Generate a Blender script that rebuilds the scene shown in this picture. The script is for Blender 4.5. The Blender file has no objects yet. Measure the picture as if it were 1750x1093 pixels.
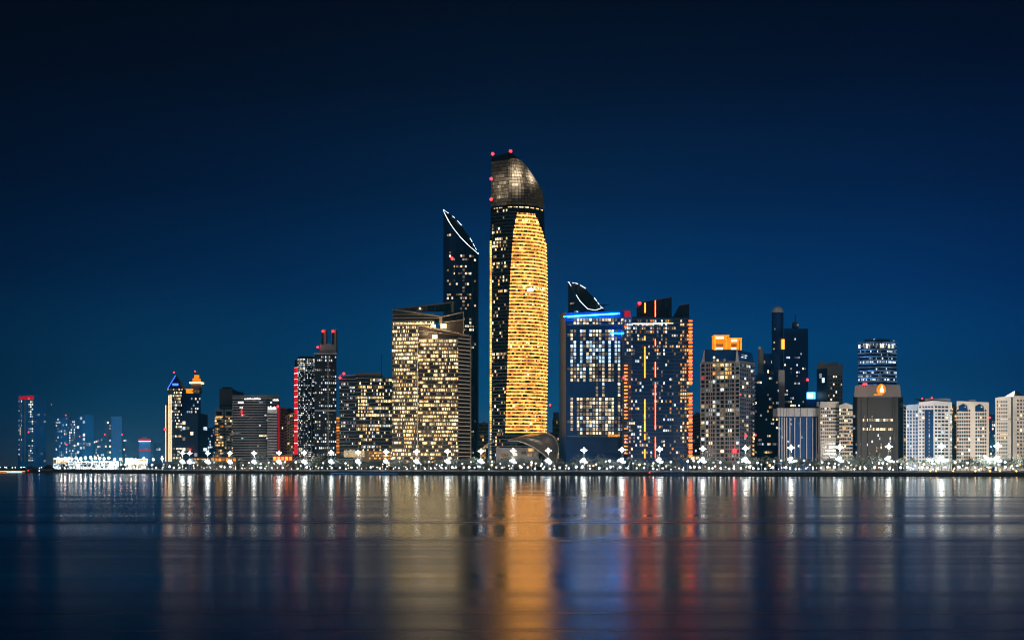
import bpy, math, random
from mathutils import Vector, Matrix
R = random.Random(7)
sc = bpy.context.scene
col = sc.collection

# ------------------------------------------------------------------ camera
F, CX, HY, CH = 2134.0, 875.0, 796.0, 7.5          # focal in px of a 1750 px frame, centre, horizon row, eye height
cam_d = bpy.data.cameras.new('camera'); cam = bpy.data.objects.new('camera', cam_d); col.objects.link(cam)
cam.location = (0, 0, CH); cam.rotation_euler = (math.pi/2, 0, 0)
cam_d.sensor_width = 36; cam_d.lens = 36*F/1750; cam_d.shift_y = (HY-546.5)/1750
cam_d.clip_start = .5; cam_d.clip_end = 60000
sc.camera = cam
# ------------------------------------------------------------------ world: late-dusk sky
SUN_EL, SUN_ROT = math.radians(-4.0), math.radians(150)
w = bpy.data.worlds.new('World'); sc.world = w; w.use_nodes = True
nt = w.node_tree; N = nt.nodes; L = nt.links; N.clear()
def nd(t, **k):
    n = N.new(t)
    for a, b in k.items(): setattr(n, a, b)
    return n
out = nd('ShaderNodeOutputWorld'); add = nd('ShaderNodeAddShader')
sky = nd('ShaderNodeTexSky', sky_type='NISHITA', sun_disc=False); sky.sun_elevation = SUN_EL; sky.sun_rotation = SUN_ROT
b1 = nd('ShaderNodeBackground'); b1.inputs[1].default_value = .05; L.new(sky.outputs[0], b1.inputs[0])
tc = nd('ShaderNodeTexCoord'); sx = nd('ShaderNodeSeparateXYZ'); L.new(tc.outputs['Generated'], sx.inputs[0])
cr = nd('ShaderNodeValToRGB'); L.new(sx.outputs['Z'], cr.inputs[0])
def lin(r, g, b): return tuple(((c/255)/12.92 if c/255 <= .04045 else ((c/255+.055)/1.055)**2.4) for c in (r, g, b)) + (1,)
stops = [(0, (100, 124, 150)), (.018, (62, 116, 160)), (.05, (8, 106, 162)), (.09, (0, 91, 150)), (.14, (0, 64, 121)),
         (.21, (0, 39, 82)), (.29, (0, 20, 48)), (.36, (0, 8, 26)), (.7, (0, 8, 24))]
e = cr.color_ramp.elements
e[0].position = 0; e[0].color = lin(*stops[0][1]); e[1].position = stops[-1][0]; e[1].color = lin(*stops[-1][1])
for p, c in stops[1:-1]: q = e.new(p); q.color = lin(*c)
cx = nd('ShaderNodeValToRGB'); mx = nd('ShaderNodeMath', operation='MULTIPLY_ADD'); mx.inputs[1].default_value = 1.0; mx.inputs[2].default_value = .5
L.new(sx.outputs['X'], mx.inputs[0]); L.new(mx.outputs[0], cx.inputs[0])
e = cx.color_ramp.elements; e[0].position = .05; e[0].color = (.14, .16, .22, 1); e[1].position = .95; e[1].color = (.4, .4, .55, 1)
for p, c in ((.12, (.26, .28, .32, 1)), (.3, (.55, .57, .62, 1)), (.48, (1, 1, 1, 1)), (.62, (1.0, 1.0, 1.06, 1)), (.78, (.82, .82, .98, 1)), (.88, (.6, .6, .8, 1))):
    q = e.new(p); q.color = c
mm = nd('ShaderNodeMixRGB', blend_type='MULTIPLY'); mm.inputs[0].default_value = 1
L.new(cr.outputs[0], mm.inputs[1]); L.new(cx.outputs[0], mm.inputs[2])
b2 = nd('ShaderNodeBackground'); b2.inputs[1].default_value = .9; L.new(mm.outputs[0], b2.inputs[0])
L.new(b1.outputs[0], add.inputs[0]); L.new(b2.outputs[0], add.inputs[1]); L.new(add.outputs[0], out.inputs[0])
# ------------------------------------------------------------------ one weak lamp for the last light / moon from the camera's side
sl = bpy.data.lights.new('sun', 'SUN'); sl.energy = .24; sl.angle = math.radians(15); sl.color = (.74, .92, 1)
so = bpy.data.objects.new('sun', sl); col.objects.link(so); so.rotation_euler = (math.radians(68), 0, math.radians(-38))
sc.view_settings.view_transform = 'Standard'; sc.view_settings.look = 'None'; sc.view_settings.exposure = 0; sc.view_settings.gamma = 1
sc.cycles.use_denoising = True; sc.cycles.pixel_filter_type = 'BLACKMAN_HARRIS'; sc.cycles.filter_width = 1.05
sc.cycles.max_bounces = 5; sc.cycles.sample_clamp_indirect = 6
try: sc.cycles.use_light_tree = True
except Exception: pass

# ------------------------------------------------------------------ materials
MATS = {}
def newmat(name):
    m = bpy.data.materials.new(name); m.use_nodes = True; m.node_tree.nodes.clear(); MATS[name] = m; return m
def wall(name, c, rough=.6, var=.25, scale=.06, spec=.4, metal=0, stretch=(1, 1, .35)):
    m = newmat(name); t = m.node_tree; n = t.nodes; l = t.links
    o = n.new('ShaderNodeOutputMaterial'); p = n.new('ShaderNodeBsdfPrincipled'); l.new(p.outputs[0], o.inputs[0])
    g = n.new('ShaderNodeNewGeometry'); mp = n.new('ShaderNodeMapping'); mp.inputs['Scale'].default_value = stretch
    z = n.new('ShaderNodeTexNoise'); z.inputs['Scale'].default_value = scale; z.inputs['Detail'].default_value = 6
    l.new(g.outputs['Position'], mp.inputs[0]); l.new(mp.outputs[0], z.inputs[0])
    r = n.new('ShaderNodeValToRGB'); l.new(z.outputs[0], r.inputs[0])
    r.color_ramp.elements[0].position = .3; r.color_ramp.elements[1].position = .7
    r.color_ramp.elements[0].color = tuple(x*(1-var) for x in c)+(1,); r.color_ramp.elements[1].color = tuple(min(1, x*(1+var)) for x in c)+(1,)
    l.new(r.outputs[0], p.inputs['Base Color']); p.inputs['Roughness'].default_value = rough; p.inputs['Metallic'].default_value = metal
    p.inputs['Specular IOR Level'].default_value = spec
    return m
def glow(name, c, s, var=.7, noise=.5, nscale=.9, sample=None):
    """a lit surface: brightness differs from one window to the next and across the room behind it"""
    m = newmat(name); t = m.node_tree; n = t.nodes; l = t.links
    o = n.new('ShaderNodeOutputMaterial'); em = n.new('ShaderNodeEmission'); l.new(em.outputs[0], o.inputs[0])
    em.inputs[0].default_value = c+(1,)
    g = n.new('ShaderNodeNewGeometry'); oi = n.new('ShaderNodeObjectInfo')
    def math_(op, a, b):
        k = n.new('ShaderNodeMath'); k.operation = op
        for i, x in enumerate((a, b)):
            if isinstance(x, (int, float)): k.inputs[i].default_value = x
            elif x is not None: l.new(x, k.inputs[i])
        return k.outputs[0]
    rnd_ = math_('FRACT', math_('ADD', g.outputs['Random Per Island'], oi.outputs['Random']), 0)
    v = math_('ADD', math_('MULTIPLY', math_('MULTIPLY', rnd_, rnd_), 2.9*var), 1-var)
    z = n.new('ShaderNodeTexNoise'); z.inputs['Scale'].default_value = nscale; z.inputs['Detail'].default_value = 3
    l.new(g.outputs['Position'], z.inputs[0])
    nz = math_('ADD', math_('MULTIPLY', math_('SUBTRACT', z.outputs[0], .5), noise*5), 1)
    nz = math_('MAXIMUM', nz, .08)
    l.new(math_('MULTIPLY', math_('MULTIPLY', v, nz), s), em.inputs[1])
    if sample: m.cycles.emission_sampling = sample
    return m
# lit windows and lights
glow('w', (1, .77, .45), 1.3, .85, .7); glow('y', (1, .56, .17), 1.0, .8, .7); glow('a', (1, .34, .05), 1.0, .7, .6); glow('c', (.74, .88, 1), .95, .85, .7)
glow('b', (.22, .55, 1), 1.2); glow('C', (.55, .8, 1), 1.7, .6, .5); glow('d', (1, .68, .38), .26, .8, .7); glow('e', (.7, .8, 1), .2, .8, .7); glow('r', (1, .05, .03), 1.5)
glow('v', (1, .64, .26), 2.5, .7, .7)                         # very bright warm floor
glow('balcony_gold', (1, .11, .01), 6, .3, .3); glow('added_blue', (.02, .25, 1), 1.6, .3, .3); glow('gold_band', (1, .36, .065), 4.4, .25, .6, .09); glow('gold_room', (1, .34, .065), .95, .7, .7, .25)
glow('beacon', (1, .016, .022), 11, 0, 0); glow('beacon_small', (1, .03, .03), 5, 0, 0)
glow('orange_strip', (1, .15, .015), 8, .1, .1); glow('amber_strip', (1, .13, .015), 7, .3, .2); glow('blue_strip', (.001, .27, 1), 62, .1, .1)
glow('white_strip', (.85, .93, 1), 4, .2, .2); glow('red_panel', (1, .01, .035), .8, .3, .3); glow('red_sign', (1, .02, .01), 2.4, .1, .2)
glow('lamp_light', (1, .86, .66), 24, .2, 0, sample='FRONT'); glow('lamp_cool', (.86, .95, 1), 6, .4, 0, sample='FRONT')
glow('globe_light', (.93, .97, 1), 4.2, .7, 0, sample='FRONT'); glow('warm_globe', (1, .55, .22), 5, .7, 0); glow('amber_lamp', (1, .42, .05), 14, .3, 0)
glow('gold_lit', (1, .27, .012), 1.6, .2, .25, .2); glow('gold_core', (1, .78, .36), 4, .1, .2); glow('blue_crown', (.05, .16, 1), 3, .2, .3)
glow('sign_white', (1, .97, .9), 3, .2, .2); glow('sign_blue', (.10, .55, 1), 4.5, .1, .1); glow('strip_gold', (1, .70, .36), 3.2, .2, .2)
glow('blue_edge', (.22, .42, .8), .2, .1, .8, .15); glow('edge_glow', (1, .78, .58), .34, .1, .3); glow('edge_dim', (.9, .88, .85), .13, .1, .3)  # floor slab edges given their own glow to stand for light on them
# walls
wall('cream', (.56, .50, .42)); wall('white_wall', (.66, .65, .63)); wall('pale_blue_wall', (.40, .48, .60)); wall('grey_wall', (.28, .27, .27))
wall('concrete', (.33, .30, .27)); wall('dark_wall', (.028, .034, .045), .5, spec=.15); wall('blue_wall', (.004, .055, .19), .5, spec=.12); wall('blue_glass', (.002, .034, .12), .4, spec=.12)
wall('dark_glass', (.006, .009, .014), .15, spec=.3, var=.5, scale=.3); wall('bronze', (.085, .062, .045), .4); wall('bronze_dark', (.032, .027, .023), .5, spec=.2); wall('brown', (.13, .10, .085), .5)
wall('haze_blue', (.02, .26, .62), .5); wall('haze_grey', (.10, .22, .40), .6); wall('slab', (.45, .42, .40)); wall('slab_warm', (.55, .42, .30))  # far walls: the blue of the haze is put into their base colour
wall('red_wall', (.34, .12, .07)); wall('tan_wall', (.40, .27, .17)); wall('steel', (.20, .18, .15), .3, metal=.6); wall('dark_slab', (.12, .13, .15))
wall('trunk', (.10, .075, .05), .9); wall('mast', (.45, .45, .45), .5); wall('stone', (.16, .15, .14), .9, .4, .5); wall('paving', (.22, .20, .18), .9, .3, .05)
wall('parapet_stone', (.5, .48, .45), .8); wall('canvas', (.5, .48, .44), .7); wall('timber', (.12, .09, .06), .7)
def leaf(name, c1, c2):
    m = newmat(name); t = m.node_tree; n = t.nodes; l = t.links
    o = n.new('ShaderNodeOutputMaterial'); p = n.new('ShaderNodeBsdfPrincipled'); l.new(p.outputs[0], o.inputs[0])
    g = n.new('ShaderNodeNewGeometry'); r = n.new('ShaderNodeValToRGB'); l.new(g.outputs['Random Per Island'], r.inputs[0])
    r.color_ramp.elements[0].color = c1+(1,); r.color_ramp.elements[1].color = c2+(1,); l.new(r.outputs[0], p.inputs['Base Color'])
    p.inputs['Roughness'].default_value = .6
leaf('leaf', (.03, .042, .035), (.10, .12, .10)); leaf('palm_leaf', (.06, .075, .055), (.17, .19, .14)); leaf('shrub_leaf', (.03, .045, .025), (.07, .09, .05))
# water
m = newmat('water'); t = m.node_tree; n = t.nodes; l = t.links
o = n.new('ShaderNodeOutputMaterial'); p = n.new('ShaderNodeBsdfGlossy'); p.distribution = 'BECKMANN'; p.inputs['Color'].default_value = (.68, .74, .77, 1)
df = n.new('ShaderNodeBsdfDiffuse'); df.inputs[0].default_value = (.001, .005, .011, 1); fr = n.new('ShaderNodeFresnel'); fr.inputs[0].default_value = 1.34; ms_ = n.new('ShaderNodeMixShader')
l.new(fr.outputs[0], ms_.inputs[0]); l.new(df.outputs[0], ms_.inputs[1]); l.new(p.outputs[0], ms_.inputs[2]); l.new(ms_.outputs[0], o.inputs[0])
g = n.new('ShaderNodeNewGeometry')
def noise_(sc3, scale, detail=3, rough=.5):
    mp = n.new('ShaderNodeMapping'); mp.inputs['Scale'].default_value = sc3; l.new(g.outputs['Position'], mp.inputs[0])
    z = n.new('ShaderNodeTexNoise'); z.inputs['Scale'].default_value = scale; z.inputs['Detail'].default_value = detail; z.inputs['Roughness'].default_value = rough
    l.new(mp.outputs[0], z.inputs[0]); return z
# calm slicks: long bands lying across the view, each a little smoother than the ruffled water around it
z1 = noise_((.0006, .030, 1), 1, 4, .6); ZV = z1.inputs[0].links[0]
rr = n.new('ShaderNodeMapRange'); rr.inputs[1].default_value = .38; rr.inputs[2].default_value = .62; rr.inputs[3].default_value = .17; rr.inputs[4].default_value = .30
rr.inputs[3].default_value = -.04; rr.inputs[4].default_value = .04
l.new(z1.outputs[0], rr.inputs[0])
sp = n.new('ShaderNodeSeparateXYZ'); l.new(g.outputs['Position'], sp.inputs[0])
lg = n.new('ShaderNodeMath'); lg.operation = 'LOGARITHM'; lg.inputs[1].default_value = 10; l.new(sp.outputs['Y'], lg.inputs[0])
cb = n.new('ShaderNodeCombineXYZ'); l.remove(ZV); k1_ = n.new('ShaderNodeMath'); k1_.operation = 'MULTIPLY'; k1_.inputs[1].default_value = .0007; l.new(sp.outputs['X'], k1_.inputs[0])
k2_ = n.new('ShaderNodeMath'); k2_.operation = 'MULTIPLY'; k2_.inputs[1].default_value = 34; l.new(lg.outputs[0], k2_.inputs[0]); l.new(k1_.outputs[0], cb.inputs[0]); l.new(k2_.outputs[0], cb.inputs[1]); l.new(cb.outputs[0], z1.inputs[0])
z3 = noise_((.002, .004, 1), 1, 2); wob = n.new('ShaderNodeMath'); wob.operation = 'MULTIPLY_ADD'; wob.inputs[1].default_value = .05; l.new(z3.outputs[0], wob.inputs[0])
l.new(lg.outputs[0], wob.inputs[2])
wr = n.new('ShaderNodeMapRange'); wr.inputs[1].default_value = 1.5; wr.inputs[2].default_value = 3.5; l.new(wob.outputs[0], wr.inputs[0])
rc = n.new('ShaderNodeValToRGB'); l.new(wr.outputs[0], rc.inputs[0]); e = rc.color_ramp.elements
def rp(Y): return (math.log10(Y)+.025-1.5)/2
RS = [(40, .25), (68, .245), (80, .19), (88, .19), (100, .245), (130, .24), (142, .15), (152, .15), (164, .24), (181, .22), (190, .16), (202, .215), (280, .185), (303, .21), (320, .145), (520, .13), (560, .16), (590, .115), (1600, .11)]
e[0].position = rp(RS[0][0]); e[0].color = (RS[0][1],)*3+(1,); e[1].position = rp(RS[-1][0]); e[1].color = (RS[-1][1],)*3+(1,)
for a, b in RS[1:-1]: q = e.new(rp(a)); q.color = (b, b, b, 1)
ra = n.new('ShaderNodeMath'); ra.operation = 'ADD'; l.new(rc.outputs[0], ra.inputs[0]); l.new(rr.outputs[0], ra.inputs[1]); l.new(ra.outputs[0], p.inputs['Roughness'])
z2 = noise_((.012, .11, 1), 1, 3); bp = n.new('ShaderNodeBump'); bp.inputs['Strength'].default_value = .05; bp.inputs['Distance'].default_value = .6
l.new(z2.outputs[0], bp.inputs['Height']); l.new(bp.outputs[0], p.inputs['Normal'])

# ------------------------------------------------------------------ placing helpers
def interp(tab, x):
    if x <= tab[0][0]: return tab[0][1]
    for (a, b), (c, d) in zip(tab, tab[1:]):
        if x <= c: return b+(d-b)*(x-a)/(c-a)
    return tab[-1][1]
SH = [(-500, 805.5), (0, 806), (100, 807), (300, 808), (600, 809.5), (900, 811), (1200, 812), (1500, 813), (1750, 813.6), (2200, 814)]
def shoreY(px): return CH*F/(interp(SH, px)-HY)
def WX(px, Y): return (px-CX)/F*Y
def WZ(py, Y): return CH+(HY-py)/F*Y
GZ = 2.5
def PT(px, py, Y): return Vector((WX(px, Y), Y, WZ(py, Y)))

class MB:
    def __init__(s): s.v = []; s.f = []; s.m = []; s.mats = []
    def mi(s, name):
        if name not in s.mats: s.mats.append(name)
        return s.mats.index(name)
    def poly(s, pts, faces, mat):
        b = len(s.v); s.v += [Vector(p) for p in pts]; k = s.mi(mat)
        for f in faces: s.f.append([b+i for i in f]); s.m.append(k)
    def box(s, c, d, mat, rz=0):
        x, y, z = d[0]/2, d[1]/2, d[2]/2; M = Matrix.Rotation(rz, 3, 'Z'); c = Vector(c)
        s.poly([c+M@Vector(q) for q in ((-x,-y,-z),(x,-y,-z),(x,y,-z),(-x,y,-z),(-x,-y,z),(x,-y,z),(x,y,z),(-x,y,z))],
               [(0,3,2,1),(4,5,6,7),(0,1,5,4),(1,2,6,5),(2,3,7,6),(3,0,4,7)], mat)
    def slabq(s, q, n, t0, t1, mat):                   # box over a quad, from t0 behind to t1 in front of it along n
        s.poly([p-n*t0 for p in q]+[p+n*t1 for p in q], [(4,5,6,7),(0,1,5,4),(1,2,6,5),(2,3,7,6),(3,0,4,7),(3,2,1,0)], mat)
    def tube(s, a, b, r0, r1, mat, k=8):
        a, b = Vector(a), Vector(b); d = (b-a).normalized(); u = d.orthogonal().normalized(); w_ = d.cross(u)
        pts = [p+(u*math.cos(2*math.pi*i/k)+w_*math.sin(2*math.pi*i/k))*r for p, r in ((a, r0), (b, r1)) for i in range(k)]
        s.poly(pts, [(i, (i+1) % k, k+(i+1) % k, k+i) for i in range(k)]+[tuple(range(k-1, -1, -1)), tuple(range(k, 2*k))], mat)
    def ball(s, c, r, mat, k=10, j=6, sz=1):
        c = Vector(c); pts = [c+Vector((0, 0, r*sz))]
        for a in range(1, j):
            th = math.pi*a/j
            pts += [c+Vector((r*math.sin(th)*math.cos(2*math.pi*i/k), r*math.sin(th)*math.sin(2*math.pi*i/k), r*sz*math.cos(th))) for i in range(k)]
        pts.append(c-Vector((0, 0, r*sz))); fs = [(0, 1+i, 1+(i+1) % k) for i in range(k)]
        for a in range(j-2):
            for i in range(k): fs.append((1+a*k+i, 1+(a+1)*k+i, 1+(a+1)*k+(i+1) % k, 1+a*k+(i+1) % k))
        e_ = len(pts)-1; fs += [(e_, 1+(j-2)*k+(i+1) % k, 1+(j-2)*k+i) for i in range(k)]
        s.poly(pts, fs, mat)
    def loft(s, rings, mat, cap=True):
        k = len(rings[0]); pts = [p for r in rings for p in r]; fs = []
        for a in range(len(rings)-1):
            for i in range(k): fs.append((a*k+i, a*k+(i+1) % k, (a+1)*k+(i+1) % k, (a+1)*k+i))
        if cap: fs += [tuple(range(k-1, -1, -1)), tuple((len(rings)-1)*k+i for i in range(k))]
        s.poly(pts, fs, mat)
    def build(s, name, parent=None, org=None, loc=None):
        org = Vector(org) if org is not None else (parent_loc(parent) if parent else Vector((0, 0, 0)))
        me = bpy.data.meshes.new(name); me.from_pydata([tuple(p-org) for p in s.v], [], s.f)
        for q in s.mats: me.materials.append(MATS[q])
        me.polygons.foreach_set('material_index', s.m); me.update()
        o = bpy.data.objects.new(name, me); col.objects.link(o)
        if parent: o.parent = parent; o.location = org-parent_loc(parent)
        else: o.location = org
        return o
def parent_loc(o):
    v = Vector(o.location)
    while o.parent: o = o.parent; v += Vector(o.location)
    return v
def tag(o, label=None, cat=None, group=None, kind=None):
    if label: o['label'] = label
    if cat: o['category'] = cat
    if group: o['group'] = group
    if kind: o['kind'] = kind
    return o
def empty(name, loc, label, cat, group=None):
    o = bpy.data.objects.new(name, None); col.objects.link(o); o.location = loc; o.empty_display_size = 2
    return tag(o, label, cat, group)
def copy_tree(o, loc, label=None, rz=0, s=1):
    c = o.copy(); col.objects.link(c); c.location = loc; c.rotation_euler = (0, 0, rz); c.scale = (s, s, s)
    if label: c['label'] = label
    for ch in list(o.children):
        d = ch.copy(); col.objects.link(d); d.parent = c
        for g_ in list(ch.children):
            k = g_.copy(); col.objects.link(k); k.parent = d
    return c
def nrm(p, q):                                         # horizontal outward normal of a face running p -> q (left to right seen from outside)
    d = (q-p); return Vector((d.y, -d.x, 0)).normalized()

# ------------------------------------------------------------------ facades
def rnd(lit, pal, dark=None, keep=0., floors=0., top=1.):
    """random lit windows: keep = how far one window follows its neighbour, floors = how much whole floors differ"""
    st = {'on': False, 'm': None, 'row': -1, 'f': 1}
    def pick(r, c, u, v):
        if st['row'] != r: st['row'] = r; st['f'] = max(0, 1+R.uniform(-floors, floors)*1.6); st['on'] = False
        if not (st['m'] and R.random() < keep):
            st['on'] = R.random() < lit*st['f']*(1 if v < .93 else top)
            st['m'] = R.choice(pal)
        return st['m'] if st['on'] else dark
    return pick
class Bld:
    def __init__(s, name, label, cat, Y, px, group=None):
        s.Y = Y; s.root = empty(name, (WX(px, Y), Y, GZ), label, cat, group); s.wall = MB(); s.win = []
    def facade(s, S, nr, nc, w_, h_, pick, proud=.18, mul=None):
        for r in range(nr):
            for c in range(nc):
                u, v = (c+.5)/nc, (r+.5)/nr; m_ = pick(r, c, u, v)
                if not m_: continue
                du, dv = w_/nc/2, h_/nr/2
                q = [S(u-du, v-dv), S(u+du, v-dv), S(u+du, v+dv), S(u-du, v+dv)]
                s.win.append((m_, q, nrm(q[0], q[1]), proud))
    def ledge(s, S, vs, t, proud, mat, seg=1, us=(0, 1)):
        for v in vs:
            for i in range(seg):
                a, b = us[0]+(us[1]-us[0])*i/seg, us[0]+(us[1]-us[0])*(i+1)/seg
                p, q = S(a, v), S(b, v); up = Vector((0, 0, t/2)); n_ = nrm(p, q)
                s.wall.slabq([p-up, q-up, q+up, p+up], n_, .05, proud, mat)
    def fin(s, S, us, t, proud, mat, vs=(0, 1)):
        for u in us:
            p, q = S(u, vs[0]), S(u, vs[1]); e_ = .001; d = (S(min(1, u+e_), 0)-S(max(0, u-e_), 0)).normalized()*t/2; n_ = nrm(S(max(0, u-.01), 0), S(min(1, u+.01), 0))
            s.wall.slabq([p-d, p+d, q+d, q-d], n_, .05, proud, mat)
    def part(s, name, mb, label=None):
        o = mb.build(name, s.root); 
        if label: o['label'] = label
        return o
    def beacon(s, px, py, r=1.5, Y=None, mat='beacon'):
        Y = Y or s.Y-3; p = PT(px, py, Y); mb = MB(); mb.ball(p, r*.6, mat, 12, 8)
        mb.tube(p+Vector((0, 1.2*r, -r*1.2)), p+Vector((0, .2, -r*.2)), r*.15, r*.15, 'dark_wall', 6); s.part('beacon', mb)
    def bar(s, name, p, q, r, mat, label=None):
        mb = MB(); mb.tube(p, q, r, r, mat, 6); return s.part(name, mb, label)
    def done(s, wname='wall'):
        s.wall.build(wname, s.root)
        dark = ('dark_glass', 'blue_glass', 'dark_wall')
        order = sorted(range(len(s.win)), key=lambda i: (s.win[i][0] in dark, s.win[i][0] in 'de', R.random()))
        def add_(mb, i):
            m_, q, n_, pr = s.win[i]; mb.slabq(q, n_, .1, pr, m_)
        root = parent_loc(s.root)
        for i in order[:100]:
            mb = MB(); add_(mb, i); c = sum(s.win[i][1], Vector())/4; mb.build('window', s.root, org=c)
        if len(order) > 100:
            mb = MB()
            for i in order[100:]: add_(mb, i)
            tag(mb.build('windows', s.root), kind='stuff')
        return s.root

def flatS(p, q, z0, z1, z1b=None):
    z1b = z1 if z1b is None else z1b
    def S(u, v):
        x = p.lerp(q, u); zt = z1+(z1b-z1)*u; return Vector((x.x, x.y, z0+(zt-z0)*v))
    return S
def tower(name, label, cat, Y, corners, wallm, faces, depth=35, group=None, roof=None, z0=GZ, b=None, finish=True):
    """corners: (px, roof row, extra distance) of the visible corners from left to right; faces: one dict for each span"""
    B = b or Bld(name, label, cat, Y, (corners[0][0]+corners[-1][0])/2, group)
    pts = [(Vector((WX(px, Y+dy), Y+dy, 0)), WZ(top, Y+dy)) for px, top, dy in corners]
    bk = max(p.y for p, z in pts)+depth
    xm = (pts[0][0].x+pts[-1][0].x)/2; sk = lambda p: p.x+xm*(bk-p.y)/p.y          # blocks stand at an angle to the shore, their flanks turned away
    back = [(Vector((sk(pts[-1][0]), bk, 0)), pts[-1][1]), (Vector((sk(pts[0][0]), bk, 0)), pts[0][1])]
    ring = pts+back
    B.wall.loft([[Vector((p.x, p.y, z0)) for p, z in ring], [Vector((p.x, p.y, z)) for p, z in ring]], wallm)
    for i, fc in enumerate(faces):
        if not fc: continue
        (p, za), (q, zb) = pts[i], pts[i+1]
        Yf = (p.y+q.y)/2; t_, l_ = fc.get('top', None), fc.get('low', 790)
        S = flatS(p, q, WZ(l_, Yf), WZ(t_, Yf) if t_ else za-1.5, WZ(t_, Yf) if t_ else zb-1.5)
        hpx = (S(.5, 1).z-S(.5, 0).z)*F/Yf; nr = max(1, round(hpx/fc.get('pitch', 6.2)))
        if fc.get('us'): u0, u1 = fc['us']; S0 = S; S = (lambda S0, u0, u1: (lambda u, v: S0(u0+(u1-u0)*u, v)))(S0, u0, u1)
        if fc.get('pick'): B.facade(S, nr, fc['nc'], fc.get('w', .7), fc.get('h', .6), fc['pick'], fc.get('proud', .18))
        if fc.get('slab'): mt, th, pr = fc['slab']; B.ledge(S, [k/nr for k in range(nr+1)], th, pr, mt)
        if fc.get('fins'): mt, th, pr, us = fc['fins']; B.fin(S, us, th, pr, mt)
    if roof:                                            # plant rooms: (px0, px1, top, mat)
        for x0, x1, tp, mt in roof:
            xa, xb = WX(x0, Y+12), WX(x1, Y+12); zt = WZ(tp, Y+12); zb = min(z for _, z in pts)-.5
            B.wall.box(((xa+xb)/2, Y+12+6, (zt+zb)/2), (xb-xa, 12, zt-zb), mt)
    if finish: B.done()
    return B

# ------------------------------------------------------------------ ground and water
xs = list(range(-700, 2501, 50))
shore = [Vector((WX(x, shoreY(x)), shoreY(x), 0)) for x in xs]
mb = MB(); far = 30000
top = [Vector((p.x, p.y, GZ)) for p in shore]; bk = [Vector((p.x/p.y*far, far, GZ)) for p in shore]
k = len(xs); mb.poly(top+bk, [(i, i+1, k+i+1, k+i) for i in range(k-1)], 'paving')
tag(mb.build('ground'), kind='structure')
mb = MB(); mb.poly([(-9000, -60, 0), (9000, -60, 0), (14000, 6000, 0), (-14000, 6000, 0)], [(0, 1, 2, 3)], 'water')
tag(mb.build('water'), kind='structure')
t = empty('seawall', (0, 1100, 0), 'long low dark stone seawall between the water and the promenade', 'seawall')
mb = MB()
for a, b in zip(shore, shore[1:]):
    d = Vector((0, -1.2, 0)); u = Vector((0, 0, GZ+.12)); lo = Vector((0, 0, -1))
    mb.poly([a+d*2.5+lo, b+d*2.5+lo, b+d+u, a+d+u, b+u-d, a+u-d], [(0, 1, 2, 3), (3, 2, 4, 5)], 'stone')
mb.build('stone_wall', t)
mb = MB()
for a, b in zip(shore, shore[1:]):
    n_ = Vector((0, -1, 0)); z0 = Vector((0, 14, GZ)); z1 = Vector((0, 14, GZ+1.5)); mb.slabq([a+z0, b+z0, b+z1, a+z1], n_, .3, .3, 'parapet_stone')
mb.build('parapet', t)
def added_strip(x0, x1, z, mat, label, dy=-3.3, r=.22):  # adds a glowing strip, itself unseen, for the blue reflection on the water
    n_ = max(2, int((x1-x0)/25)); c = [x0+(x1-x0)*i/n_ for i in range(n_+1)]; mb = MB()
    pp = [Vector((WX(x, shoreY(x)), shoreY(x)+dy, z)) for x in c]
    for a, b in zip(pp, pp[1:]): mb.tube(a, b, r, r, mat, 6)
    tag(mb.build('light_strip', org=pp[n_//2]), label, 'strip light')
added_strip(566, 680, .7, 'added_blue', 'long thin blue strip added for its water reflection, on the seawall below the dome-shaped trees', r=.06)
added_strip(1130, 1166, .7, 'added_blue', 'short blue seawall strip added for its reflection, before the dark tower with orange light lines', r=.06)

# ------------------------------------------------------------------ far left group (beyond the bay)
Yf = 2600
B = tower('office_tower', 'tall blue tower with white lit edges and red crown band, far left', 'tower', Yf, [(30, 674, 30), (58, 674, 0), (79, 673, 50)], 'haze_blue',
      [dict(pitch=4.2, nc=9, pick=rnd(.0, 'c'), us=(.1, .9)), dict(pitch=6, nc=4, pick=rnd(.05, 'e'))], finish=False)
S = flatS(PT(31, 0, Yf+30), PT(58, 0, Yf), WZ(785, Yf), WZ(680, Yf))
S2 = flatS(Vector((WX(30, Yf+30), Yf+30, 0)), Vector((WX(58, Yf), Yf, 0)), WZ(788, Yf), WZ(680, Yf))
B.facade((lambda u, v: S2(.66+u*.3, v)), 26, 3, .7, .6, rnd(.62, 'wccc', keep=.3), .3)
B.facade((lambda u, v: S2(.02+u*.3, v)), 13, 2, .25, .35, rnd(.6, 'c'), .3)
for u in (.22, .46): B.fin(S2, [u], 1.6, .8, 'slab')
mb = MB(); mb.slabq([S2(.1, .985), S2(1, .985), S2(1, 1.04), S2(.1, 1.04)], nrm(S2(0, 0), S2(1, 0)), .1, 1.0, 'red_panel'); B.part('crown_band', mb)
for yy in (735, 678): B.beacon(49, yy+3, 2.6)
mb = MB(); mb.slabq([S2(.16, .42), S2(.22, .42), S2(.22, .55), S2(.16, .55)], nrm(S2(0, 0), S2(1, 0)), .1, 1, 'w'); B.part('sign', mb); B.done()
tower('office_tower', 'narrow dark blue slab with one red roof light, right of the red crowned tower', 'tower', Yf+80, [(79, 689, 0), (92, 690, 0)], 'haze_blue', [dict(pitch=5, nc=5, pick=rnd(.12, 'ce'))], finish=False).beacon(88, 691, 1.4); 
bpy.context.view_layer.update()
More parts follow.
